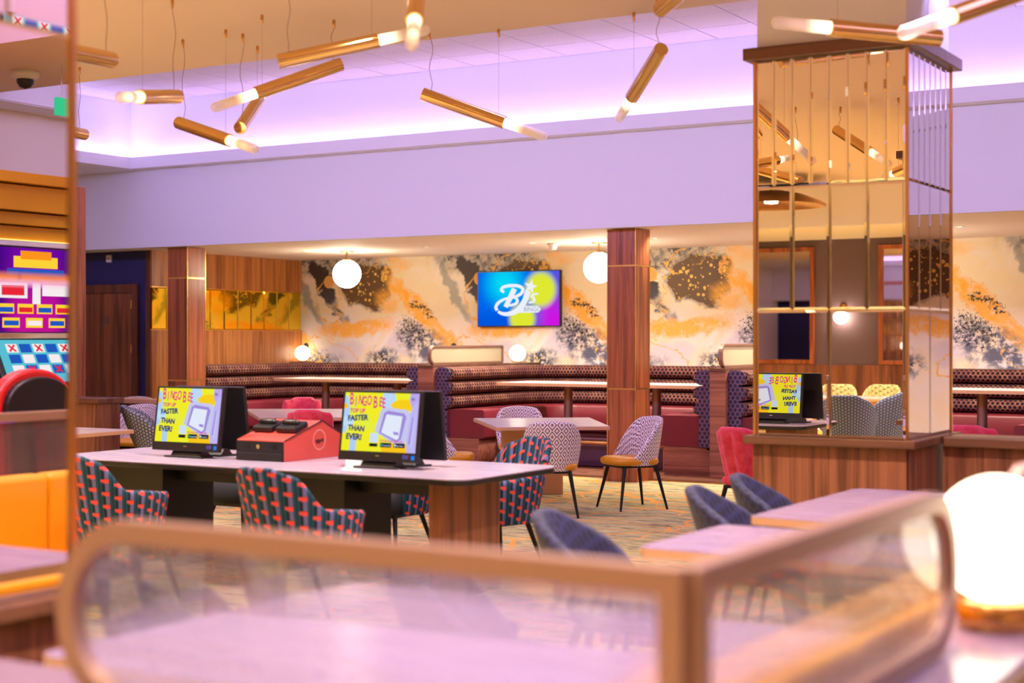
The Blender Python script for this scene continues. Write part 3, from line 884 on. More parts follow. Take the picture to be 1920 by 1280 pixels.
def ribbon(pts, w, fr):
    """smooth flat stroke"""
    P = [Vector((a, b)) for a, b in pts]; S = []
    for i in range(len(P) - 1):
        a = P[max(i - 1, 0)]; b = P[i]; c = P[i + 1]; d = P[min(i + 2, len(P) - 1)]
        for k in range(6):
            q = k / 6
            S.append(0.5 * ((2 * b) + (c - a) * q + (2 * a - 5 * b + 4 * c - d) * q * q + (3 * b - a - 3 * c + d) * q ** 3))
    S.append(P[-1]); L = []; n = len(S)
    ws = w if isinstance(w, (list, tuple)) else [w] * 2
    rows = []
    for i, s in enumerate(S):
        d = (S[min(i + 1, n - 1)] - S[max(i - 1, 0)]).normalized(); nn = Vector((-d.y, d.x))
        t_ = i / (n - 1) * (len(ws) - 1); k = min(int(t_), len(ws) - 2); ww = ws[k] + (ws[k + 1] - ws[k]) * (t_ - k)
        a = s + nn * ww / 2; b = s - nn * ww / 2
        rows.append([fr(a.x, a.y, 0), fr(b.x, b.y, 0), fr(b.x, b.y, 1), fr(a.x, a.y, 1), fr(a.x, a.y, 0)])
    mb = MB().grid(rows, None, False); mb.add(rows[0][:4], [(0, 1, 2, 3)]); mb.add(rows[-1][:4], [(3, 2, 1, 0)])
    return mb
def tvf(a, b, h):
    x, z = tvp(a, b); return (x, -.0615 - .0012 * h, z)
strokes = [([(690, 545), (652, 515), (668, 478), (735, 456), (835, 450), (925, 465), (972, 505), (960, 555), (915, 592), (850, 618), (790, 626)], (40, 46, 48, 40)),
           ([(800, 618), (868, 636), (892, 676), (862, 720), (795, 738), (735, 742)], (30, 46, 30)),
           ([(848, 498), (715, 765)], (80, 70)),
           ([(1050, 530), (1005, 670), (930, 782), (845, 842), (740, 868), (655, 858), (600, 828)], (84, 84, 74, 56, 36)),
           ([(588, 812), (566, 768), (600, 706), (680, 655), (780, 626)], (44, 48, 30)),
           ([(1200, 578), (1136, 584), (1106, 612), (1136, 645), (1138, 688), (1058, 706)], (22, 36, 38, 26))]
for pts, w in strokes: obj('logo_stroke', ribbon(pts, w, tvf), WEM, scr)
st = []
for k in range(10):
    a = R(-90 + 36 * k + 14); r = (108 if k % 2 == 0 else 44); st.append((1088 + r * math.cos(a) * .95, 470 + r * math.sin(a)))
obj('logo_star', MB().prism(st[::-1], 0, 1, tvf), WEM, scr)
pill = []
for i in range(13): a = R(-90 + 15 * i); pill.append((1186 + 48 * math.cos(a), 802 + 48 * math.sin(a)))
pill += [(880, 850), (930, 754)]
obj('logo_pill', MB().prism(pill[::-1], 0, 1, tvf), WEM, scr)
x, z = tvp(985, 832)
text('BINGO', GEM, scr, Matrix.Translation((x, -.0634, z)) @ Matrix.Rotation(PI / 2, 4, 'X'), 0.088, 'logo_lettering', sx=1.05)

# big pendant globes of the booths
for (px, Y, lb) in ((650.5, 16.6, 'large lit globe on a brass stem, hanging before the left end of the wallpaper'),
                    (1123, 16.75, 'large lit globe on a brass stem, half behind the walnut column'),
                    (1640, 16.7, 'large lit globe on a brass stem, over the right booth behind the mirrored column')):
    p = atY(px, 500, Y)
    t = thing('pendant_globe', lb, 'ceiling lamp', (p.x, Y, ZS), group='globe lamps under the booth ceiling')
    obj('ceiling_rose', MB().lathe([(.001, 0), (.10, 0), (.10, -.014), (.001, -.016)], n=28), BRASS, t)
    obj('stem', MB().cyl((0, 0, -.01), (0, 0, -.12), .014, n=12), BRASS, t)
    obj('cap', MB().lathe([(.001, -.11), (.055, -.115), (.06, -.14)], n=24), BRASS, t)
    globe(t, .192, -.315)
# smoke detector and downlights of the booth ceiling
p = atY(1037, 458, 16.6)
t = thing('smoke_detector', 'white smoke detector on the booth ceiling above the television', 'smoke detector', (p.x, 16.6, ZS))
obj('base', MB().lathe([(.001, 0), (.075, 0), (.075, -.03), (.05, -.035), (.001, -.036)], n=24), WHITEP, t)
obj('sensor', MB().lathe([(.05, -.034), (.045, -.075), (.02, -.085), (.001, -.086)], n=24), WHITEP, t)
def downlight(x, y, z, label='recessed round downlight, a small bright dot in the booth ceiling', group='recessed downlights of the booth ceiling'):
    t = thing('downlight', label, 'downlight', (x, y, z), group=group)
    obj('trim_ring', MB().lathe([(.035, -.001), (.05, -.006), (.052, 0)], n=20), WHITEP, t)
    obj('lamp', MB().lathe([(.001, -.002), (.034, -.002)], n=16), DOWN, t)
    return t
for x, lb in ((-13.2, 'over the left booth table'), (-11.2, 'over the right end of the left booth'), (-9.6, 'over the left half of the middle booth'), (-7.9, 'just left of the right walnut column'),
              (-6.2, 'over the left end of the right booth'), (-4.3, 'right of the mirrored column, over the right booth'), (-2.3, 'second right of the mirrored column'), (0, 'near the right end of the wallpaper'), (2.2, 'nearest the right wall')):
    downlight(x, 16.4, ZS, 'tiny recessed downlight in the booth ceiling ' + lb)

# ------------------------------------------------------------------ mirrored columns
def mirror_column(X0, Y0, W, zl, label, ledge_w=0.05, cnt=(8, 4, 2)):
    """X0, Y0: south-east corner; the column fills X0-W..X0, Y0..Y0+W"""
    t = thing('mirrored_column', label, 'column', (X0 - W / 2, Y0 + W / 2, 0))
    h = W / 2; zt_ = 3.283 - (0.947 - zl) * 0.0
    obj('base', box((-h + .01, -h + .01, 0), (h - .01, h - .01, zl - .05)), W_BASE, t)
    n = 8
    for k in range(n):
        a = -h + W * k / n; b = a + W / n - .002
        obj('base_board', box((a, -h, 0.0), (b, -h + .01, zl - .05)), W_BASE, t)
        obj('base_board', box((h - .01, a, 0.0), (h, b, zl - .05)), W_BASE, t)
    obj('ledge', box((-h - ledge_w, -h - ledge_w, zl - .05), (h + ledge_w, h + ledge_w, zl)), W_LEDGE, t, 0.006)
    obj('core', box((-h + .03, -h + .03, zl), (h - .03, h - .03, 3.30)), BLACKM, t)
    obj('top_trim', box((-h - .05, -h - .05, 3.285), (h + .05, h + .05, 3.36)), W_LEDGE, t, 0.005)
    obj('plaster_top', box((-h + .02, -h + .02, 3.36), (h - .02, h - .02, ZC if Y0 < 5 else ZT + .03)), PAINT, t)
    e = .018
    for sx, sy in ((1, -1), (-1, -1), (1, 1), (-1, 1)):
        obj('corner_trim', box((sx * h - (e if sx > 0 else 0), sy * h - (e if sy > 0 else 0), zl), (sx * h + (0 if sx > 0 else e), sy * h + (0 if sy > 0 else e), 3.285)), BRASS, t)
    rows = [(3.283 - .788, 3.283, cnt[0]), (3.283 - 1.555, 3.283 - .790, cnt[1]), (zl + .004, 3.283 - 1.557, cnt[2])]
    for face in ('front', 'side', 'back', 'far_side'):
        for z0, z1_, m in rows:
            for k in range(m):
                a0 = -h + e + (W - 2 * e) * k / m + .0012; a1 = -h + e + (W - 2 * e) * (k + 1) / m - .0012
                b = .015; mb = MB()
                if face == 'front': f = lambda a, z, d: (a, -h + .012 - d, z)
                elif face == 'side': f = lambda a, z, d: (h - .012 + d, a, z)
                elif face == 'back': f = lambda a, z, d: (-a, h - .012 + d, z)
                else: f = lambda a, z, d: (-h + .012 - d, -a, z)
                A = [f(a0, z0, 0), f(a1, z0, 0), f(a1, z1_, 0), f(a0, z1_, 0)]
                B = [f(a0 + b, z0 + b, .0035), f(a1 - b, z0 + b, .0035), f(a1 - b, z1_ - b, .0035), f(a0 + b, z1_ - b, .0035)]
                mb.add(A + B, [(4, 5, 6, 7)] + [(i, (i + 1) % 4, 4 + (i + 1) % 4, 4 + i) for i in range(4)] + [(3, 2, 1, 0)])
                obj('mirror_panel', mb, MIRROR, t)
    return t
mirror_column(-2.64, 8.92, 0.98, 0.947, 'tall square column faced with bevelled mirror panels over a walnut base, right of the room')
# low walnut wall running right from the column
t = thing('half_wall', 'low walnut wall with a rounded ledge running right from the mirrored column', 'half wall', (0.4, 9.62, 0))
obj('core', box((-3.0, -.09, 0), (4.0, .1, .88)), W_BASE, t)
for k in range(14): obj('base_board', box((-3.0 + k * .25, -.10, 0), (-3.0 + k * .25 + .248, -.09, .88)), W_BASE, t)
obj('ledge', box((-2.985, -.16, .88), (4.0, .16, .945)), W_LEDGE, t, 0.012)

# near mirrored column, cut by the left edge of the photo
mirror_column(-3.60, 2.60, 0.75, 0.77, 'near mirrored column at the left edge reflecting a gaming machine and mustard leather', cnt=(3, 2, 1))

# ------------------------------------------------------------------ near half wall (an L), mustard bench, screens
LZ = 0.77
t = thing('half_wall', 'near walnut half wall under the brass-framed reeded glass screens', 'half wall', (0, 0, 0))
obj('core', box((-4.35, 2.20, 0), (-0.92, 2.40, LZ - .04)), W_BASE, t)
obj('core', box((-1.14, 2.40, 0), (-0.92, 8.6, LZ - .04)), W_BASE, t)
obj('ledge', box((-4.35, 2.10, LZ - .04), (-0.84, 2.54, LZ)), LEDGET, t, 0.008)
obj('ledge', box((-1.17, 2.54, LZ - .04), (-0.84, 8.65, LZ)), LEDGET, t, 0.008)
H = 0.405
t = thing('privacy_screen', 'large near reeded glass screen in a rounded bronze frame, folded at a corner post', 'screen', (-1.043, 2.29, LZ))
screen_parts(t, 1.46, H, 0.2, 0.0, lambda a, h, c: (-1.46 + a, c, h), None, wide=.048, depth=.045, pitch=.0105)
screen_parts(t, 1.60, H, 0.0, 0.2, lambda a, h, c: (-c, a, h), None, wide=.048, depth=.045, pitch=.0105)
t = thing('privacy_screen', 'second reeded glass screen with bronze frame, behind the near globe lamp at the right edge', 'screen', (-1.043, 4.50, LZ))
screen_parts(t, 1.75, H, 0.2, 0.2, lambda a, h, c: (-c, a, h), None, wide=.048, depth=.045, pitch=.0105)
globe_lamp(-1.0, 4.20, LZ, 0.172, 'large glowing globe lamp with brass base standing on the near ledge, at the right edge', GLOBE_N, .075, None)

t = thing('mustard_bench', 'mustard leather bench with upright channel back along the near half wall', 'bench', (-1.16, 2.62, 0))
obj('base', box((-.58, 0.01, 0), (-.02, 5.4, .28)), BLACKL, t)
for k in range(8):
    a = k * .675
    obj('back_cushion', box((-.15, a + .004, .44), (-.012, a + .671, .875)), LEATHER_Y, t, 0.03, seg=4)
for k in range(4):
    a = k * 1.35
    obj('seat_cushion', box((-.62, a + .004, .28), (-.02, a + 1.346, .46)), LEATHER_Y, t, 0.035, seg=4)

def near_table(x0, x1, y0, y1, label):
    t = thing('dining_table', label, 'table', ((x0 + x1) / 2, (y0 + y1) / 2, 0), group='tables along the mustard bench')
    w, d = (x1 - x0) / 2, (y1 - y0) / 2
    obj('tabletop', slab_round(-w + .002, -d + .002, w - .002, d - .002, .746, .75, .05), TOPL, t)
    obj('table_edge', slab_round(-w, -d, w, d, .712, .7465, .05), TOPE, t)
    for yy in (-d * .5, d * .5):
        obj('post', MB().cyl((0, yy, .01), (0, yy, .71), .04, n=20), BLACKM, t)
        obj('foot_plate', box((-.25, yy - .2, .0), (.25, yy + .2, .012)), BLACKM, t, 0.004)
near_table(-3.03, -1.48, 2.68, 4.02, 'nearest lilac-grey table, seen through the large reeded glass screen')
near_table(-2.61, -1.48, 5.25, 6.09, 'lilac-grey table just above the corner post, with one navy chair at its left')
near_table(-2.63, -1.48, 6.42, 7.93, 'lilac-grey table in front of the mirrored column base, two navy chairs at its left')

# ------------------------------------------------------------------ tub chairs
def sst(x, a, b):
    t_ = min(max((x - a) / (b - a), 0), 1); return t_ * t_ * (3 - 2 * t_)
def shell(hf, z0=.40, rb=.215, rt=.285, th=.05, span=R(122), n=56, flute=0, nf=0, ysc=1.0, back_lean=0.0, zin=.44):
    rows = []; uvs = []
    for k in range(n + 1):
        t_ = -span + 2 * span * k / n; Hh = hf(abs(math.degrees(t_)))
        dx, dy = math.sin(t_), -math.cos(t_)
        row = []; uv = []; acc = 0; last = None
        fl = 1 + (flute * (abs(math.sin(t_ * nf)) - .5) if flute else 0)
        lean = back_lean * max(math.cos(t_), 0)
        def P(r, z):
            q = max(0, z - z0)
            return ((dx * r), (dy * (r + lean * q)) * ysc, z)
        def rad(z): return (rb + (rt - rb) * (max(z - z0, 0) / .44) ** .75) * fl
        pts = []
        for i in range(9):
            z = z0 + (Hh - th / 2 - z0) * i / 8; pts.append(P(rad(z), z))
        ro = rad(Hh - th / 2)
        for i in range(1, 6):
            a = PI * i / 6; pts.append(P(ro - th / 2 + th / 2 * math.cos(a), Hh - th / 2 + th / 2 * math.sin(a)))
        for i in range(6):
            z = Hh - th / 2 + (z0 + .01 - Hh + th / 2) * i / 5; pts.append(P(rad(z) / fl * (1) - th, z))
        for p in pts:
            if last is not None: acc += math.dist(p, last)
            last = p; row.append(p); uv.append((t_ * rt, acc))
        rows.append(row); uvs.append(uv)
    mb = MB().grid(rows, uvs)
    for r, u, fl_ in ((rows[0], uvs[0], 0), (rows[-1], uvs[-1], 1)):
        f = tuple(range(len(r))); f = f[::-1] if fl_ else f
        mb.add(r, [f], [[(u[i][0] + (r[i][0]) * .0, u[i][1]) for i in f]])
    nn = len(rows[0])
    mb.add([(math.sin(-span + 2 * span * k / n) * (rb - .02), -math.cos(-span + 2 * span * k / n) * (rb - .02) * ysc, z0 + .012) for k in range(n + 1)], [tuple(range(n + 1))])
    return mb
def cushion(w, d, z0, z1, y0):
    n = 28; prof = [(.90, z0), (.97, z0 + .012), (1.0, (z0 + z1) / 2), (.97, z1 - .014), (.86, z1), (.001, z1 + .012)]
    vs = []
    for s_, z in prof:
        for i in range(n):
            a = 2 * PI * i / n; c, s2 = math.cos(a), math.sin(a); e = 2 / 4.0
            vs.append((w / 2 * s_ * math.copysign(abs(c) ** e, c), y0 + d / 2 * s_ * math.copysign(abs(s2) ** e, s2), z))
    fs = [(j * n + i, j * n + (i + 1) % n, (j + 1) * n + (i + 1) % n, (j + 1) * n + i) for j in range(len(prof) - 1) for i in range(n)]
    return MB().add(vs, fs, None, True).add(vs[:n], [tuple(range(n))[::-1]])
PROTO = {}
KINDS = {
    'diamond': dict(fab=DIAMOND, seat=LEATHER_Y, hf=lambda a: .84 - .36 * sst(a, 38, 128) - .02 * sst(a, 0, 60), sh=dict(rb=.215, rt=.285)),
    'teal': dict(fab=TEALF, seat=DARKSEAT, hf=lambda a: .86 - .045 * sst(a, 15, 38) - .185 * sst(a, 36, 66) - .03 * sst(a, 66, 130), sh=dict(rb=.28, rt=.36, z0=.30, span=R(128), ysc=.96, back_lean=.12)),
    'navy': dict(fab=NAVYF, seat=NAVYF, hf=lambda a: .83 - .09 * sst(a, 12, 60) - .20 * sst(a, 45, 120), sh=dict(rb=.20, rt=.29, back_lean=.15)),
    'pink': dict(fab=PINKF, seat=PINKF, hf=lambda a: .87 - .03 * sst(a, 20, 46) - .33 * sst(a, 50, 86), sh=dict(rb=.185, rt=.27, span=R(84), flute=.12, nf=5.2, back_lean=.12, th=.07)),
    'grey': dict(fab=GREYF, seat=GREYF, hf=lambda a: .90 - .05 * sst(a, 10, 45) - .30 * sst(a, 40, 110), sh=dict(rb=.21, rt=.32, back_lean=.16, z0=.38)),
    'blue': dict(fab=BLUEF, seat=BLUEF, hf=lambda a: .94 - .05 * sst(a, 20, 45) - .25 * sst(a, 40, 110), sh=dict(rb=.24, rt=.33, back_lean=.1, z0=.34)),
    'cream': dict(fab=CREAMF, seat=LEATHER_Y, hf=lambda a: .84 - .34 * sst(a, 40, 125), sh=dict(rb=.215, rt=.285)),
    'dash': dict(fab=YELLF, seat=YELLF, hf=lambda a: .86 - .20 * sst(a, 36, 110), sh=dict(rb=.24, rt=.30, z0=.36)),
}
def chair(kind, x, y, face, label, group):
    """face: direction the sitter looks, as a vector in plan"""
    rz = math.atan2(face[1], face[0]) - PI / 2
    if kind in PROTO: return dup(PROTO[kind], (x, y, 0), rz, label, group)
    K = KINDS[kind]
    t = thing('tub_chair', label, 'chair', (x, y, 0), rz, group)
    obj('backrest', shell(K['hf'], **K['sh']), K['fab'], t)
    z0 = K['sh'].get('z0', .40)
    obj('seat', cushion(.45, .47, z0 + .005, .475, .035), K['seat'], t)
    obj('seat_frame', box((-.17, -.17, z0 - .02), (.17, .20, z0 + .004)), BLACKM, t, .004)
    lm = MB().cyl((0, 0, 0), (-.055, -.055, z0 - .01), .0105, .018, n=12)
    for sx, sy in ((1, 1), (-1, 1), (-1, -1), (1, -1)):
        fx, fy = sx * .225, (.25 if sy > 0 else -.235)
        obj('leg', MB().cyl((fx, fy, 0), (sx * .155, (.17 if sy > 0 else -.155), z0 - .012), .0105, .019, n=12), BLACKM, t)
    PROTO[kind] = t
    return t
GD = 'diamond weave tub chairs'
chair('diamond', -6.60, 11.62, (-.50, .86), 'diamond weave tub chair seen from behind, at the near side of the pale square table', GD)
chair('diamond', -6.25, 12.5, (-.554, -.825), 'diamond weave tub chair showing its mustard seat, beside the foot of the walnut column', GD)
chair('diamond', -7.95, 11.98, (.84, .50), 'diamond weave tub chair just right of the monitors, left of the pale square table', GD)
chair('diamond', -8.12, 13.62, (.55, -.83), 'diamond weave tub chair at the far side of the pale table, under the booth table', GD)
chair('diamond', -11.95, 11.95, (.3, -.95), 'diamond weave tub chair between the walnut box wall and the grey woven chair', GD)
chair('diamond', -13.55, 13.5, (.5, -.85), 'pale diamond weave chair back peeping over the far ledge by the dark door', GD)
GT = 'teal and coral chairs at the gaming table'
chair('teal', -7.03, 6.86, (0.12, 1), 'teal and coral block tub chair at the left, near side of the monitor table', GT)
chair('teal', -5.36, 6.66, (0.10, 1), 'teal and coral block tub chair in front of the red case on the monitor table', GT)
chair('teal', -5.50, 8.90, (-.35, -1), 'teal and coral block tub chair behind the right end of the monitor table', GT)
chair('teal', -6.42, 8.95, (0, -1), 'teal and coral block tub chair under the table between centre and right panels, far side', GT)
chair('teal', -7.80, 8.95, (0, -1), 'teal and coral block tub chair on the far side behind the left monitors', GT)
GN = 'navy hexagon chairs at the lilac tables'
chair('navy', -2.90, 5.60, (1, 0.1), 'navy velvet chair back nearest the camera, below the diamond chair', GN)
chair('navy', -2.79, 6.90, (1, 0.15), 'navy velvet chair, left one of the pair before the mirrored column base', GN)
chair('navy', -2.86, 7.62, (1, 0.15), 'navy velvet chair, right one of the pair beside the raspberry chair', GN)
chair('navy', -3.42, 3.66, (1, 0), 'navy velvet chair behind the left end of the large reeded glass screen', GN)
chair('navy', -3.40, 4.32, (1, 0), 'navy velvet chair dimly seen through the middle of the reeded glass', GN)
GP = 'raspberry velvet chairs'
chair('pink', -4.54, 11.2, (.25, 1), 'raspberry velvet channel-back chair left of the mirrored column', GP)
chair('pink', -3.13, 12.4, (.0, 1), 'raspberry velvet chair, only its top showing over the low walnut wall at right', GP)
chair('pink', -9.35, 11.75, (-.45, 1), 'raspberry velvet chair seen from behind, just behind the red case', GP)
chair('pink', -11.12, 13.70, (.55, -1), 'raspberry velvet chair facing the camera beyond the far pale table', GP)
chair('grey', -10.72, 11.08, (.75, .65), 'grey woven tub chair left of the left monitors', 'grey woven chair')

# ------------------------------------------------------------------ mid-room tables
def poly_table(P, z, label, leg_pts, th=.035, top=TOPW, leg='slab'):
    cx = sum(p[0] for p in P) / len(P); cy = sum(p[1] for p in P) / len(P)
    t = thing('square_table', label, 'table', (cx, cy, 0), group='pale square tables')
    q = [(a - cx, b - cy) for a, b in P]
    obj('tabletop', MB().prism([(a * .997, b * .997) for a, b in q], z - .004, z), top, t)
    obj('table_edge', MB().prism(q, z - th, z - .0035), TOPE, t, .003)
    for (lx, ly, ang, w) in leg_pts:
        c, s_ = math.cos(ang), math.sin(ang); lx -= cx; ly -= cy
        f = lambda a, b, h: (lx + a * c - b * s_, ly + a * s_ + b * c, h)
        obj('leg', MB().prism([(-w, -.03), (w, -.03), (w, .03), (-w, .03)], 0, z - th, f), TOPE, t, .004)
    return t
a39 = R(39)
poly_table([(-7.24, 11.72), (-6.42, 12.38), (-7.32, 13.66), (-8.26, 12.94)], .75, 'pale square table ringed by diamond weave chairs, left of the walnut column', [(-7.35, 12.2, a39, .11), (-7.5, 13.2, a39, .11)])
poly_table([(-10.2, 11.92), (-9.15, 12.62), (-10.45, 14.0), (-11.6, 13.3)], .75, 'pale table between the two raspberry chairs, above the red case', [(-10.0, 12.6, a39, .11), (-10.8, 13.3, a39, .11)])
poly_table([(-9.78, 9.76), (-11.2, 9.76), (-11.2, 8.6), (-9.70, 8.6)], .75, 'pale table end jutting in beside the near mirrored column, before the walnut box wall', [(-10.9, 9.2, 0, .11), (-10.25, 9.2, 0, .11)])
# low walnut walls at the far left
t = thing('half_wall', 'walnut box wall beside the near mirrored column, behind the pale table end', 'half wall', (-12.18, 10.55, 0))
obj('core', box((-1.5, -.14, 0), (1.28, .14, .93)), W_BASE, t)
for k in range(9): obj('base_board', box((-1.5 + k * .31, -.15, 0), (-1.5 + k * .31 + .308, -.14, .93)), W_BASE, t)
obj('ledge', box((-1.5, -.17, .93), (1.31, .17, .98)), W_LEDGE, t, .006)
t = thing('half_wall', 'low far wall with pinkish wooden ledge before the navy wall', 'half wall', (-12.2, 12.6, 0))
obj('core', box((-1.6, -.06, 0), (0.75, .06, .82)), W_BASE, t)
obj('ledge', box((-1.6, -.12, .82), (0.78, .12, .87)), TOPE, t, .006)
# glazed wood partition frame
t = thing('glazed_partition', 'tall glazed partition with walnut frame, just right of the near mirrored column', 'partition', (-12.40, 11.6, 0))
for a, b in ((-.10, 0), (-1.4, -1.3), (-2.7, -2.6)): obj('stile', box((a, -.06, 0), (b, .06, 3.18)), W_COL, t, .005)
for z in (0, 3.08): obj('frame_rail', box((-2.6, -.05, z), (-.1, .05, z + .1)), W_HORY, t, .005)
for z in (.75, 1.2, 1.65, 2.1, 2.55): obj('glazing_bar', box((-2.6, -.01, z), (-.1, .01, z + .02)), BRASS, t)
obj('brass_edge', box((-.115, -.02, .1), (-.10, .02, 3.08)), BRASS, t)
for (a, b) in ((-1.3, -.12), (-2.6, -1.4)): obj('glass_pane', box((a, -.004, .1), (b, .004, 3.08)), REED, t)

# ------------------------------------------------------------------ the gaming table with monitors
TZ = .75
t = thing('gaming_table', 'long lilac-grey table with rounded corners carrying the monitors and the red case', 'table', (-6.35, 7.78, 0))
P = []
x0, x1, y0, y1 = -8.10, -4.68, 7.22, 8.38
obj('tabletop', slab_round(x0 + 6.35, y0 - 7.78, x1 + 6.35, y1 - 7.78, TZ - .008, TZ, .14, 8), TOPG, t, .002)
obj('table_edge', slab_round(x0 + 6.352, y0 - 7.778, x1 + 6.348, y1 - 7.782, TZ - .04, TZ - .0085, .14, 8), BLACKL, t, .006)
obj('end_panel', box((-5.05 + 6.35, 7.42 - 7.78, 0), (-4.95 + 6.35, 8.06 - 7.78, TZ - .04)), W_BASE, t, .004)
obj('pedestal', box((-7.85 + 6.35, 7.55 - 7.78, 0), (-7.30 + 6.35, 8.05 - 7.78, TZ - .04)), BLACKL, t, .004)
obj('pedestal', box((-6.22 + 6.35, 7.55 - 7.78, 0), (-5.77 + 6.35, 8.05 - 7.78, TZ - .04)), BLACKL, t, .004)
obj('end_board', box((-7.98 + 6.35, 7.50 - 7.78, 0), (-7.86 + 6.35, 8.10 - 7.78, TZ - .04)), W_BASE, t, .004)
obj('cable_tray', box((-7.3 + 6.35, 7.7 - 7.78, TZ - .16), (-5.05 + 6.35, 7.9 - 7.78, TZ - .05)), BLACKL, t)

def bingo_picture(g):
    x, y, z = g.sep(g.tc('Object'))
    u = x / .565 + .5; v = z / .365
    n = g.noise(g.vec(u, v, 0), 2.0, 1)
    c = g.mix(n.step(.45, .6), srgb(240, 236, 40), srgb(228, 238, 70))
    def blob(cu, cv, a_, b_, lo=1.0, hi=.9):
        a = (u - cu) / a_; b = (v - cv) / b_
        return (a * a + b * b).sqrt().step(lo, hi)
    c = g.mix(blob(.02, .62, .06, .34), c, srgb(176, 208, 250))
    c = g.mix(blob(.05, .50, .10, .09), c, srgb(190, 222, 244))
    c = g.mix(blob(.60, .86, .10, .22), c, srgb(188, 216, 246))
    c = g.mix(blob(.84, .80, .22, .10), c, srgb(248, 206, 30))
    c = g.mix(blob(.0, .76, .05, .05), c, srgb(250, 190, 30))
    c = g.mix(blob(.75, .05, .22, .12), c, srgb(250, 196, 30))
    c = g.mix(blob(1.02, .92, .15, .24), c, srgb(188, 168, 238))
    c = g.mix(blob(1.0, .30, .14, .60), c, srgb(192, 182, 244))
    c = g.mix(u.gt(.11) * u.lt(.20) * v.lt(.24), c, srgb(178, 206, 240))
    return c
PIC = emit('bingo_poster', (1, 1, 1, 1), 1.0, bingo_picture)
EM = {k: emit('screen_' + k, srgb(*c), 1.0) for k, c in {'magenta': (226, 30, 130), 'navy_text': (36, 44, 112), 'lilac': (186, 164, 232), 'lilac_dark': (158, 138, 218),
      'phone_face': (226, 234, 250), 'black': (24, 26, 44), 'pale': (200, 200, 236), 'teal': (40, 190, 190), 'paleblue': (206, 222, 246), 'yellow': (250, 214, 40)}.items()}
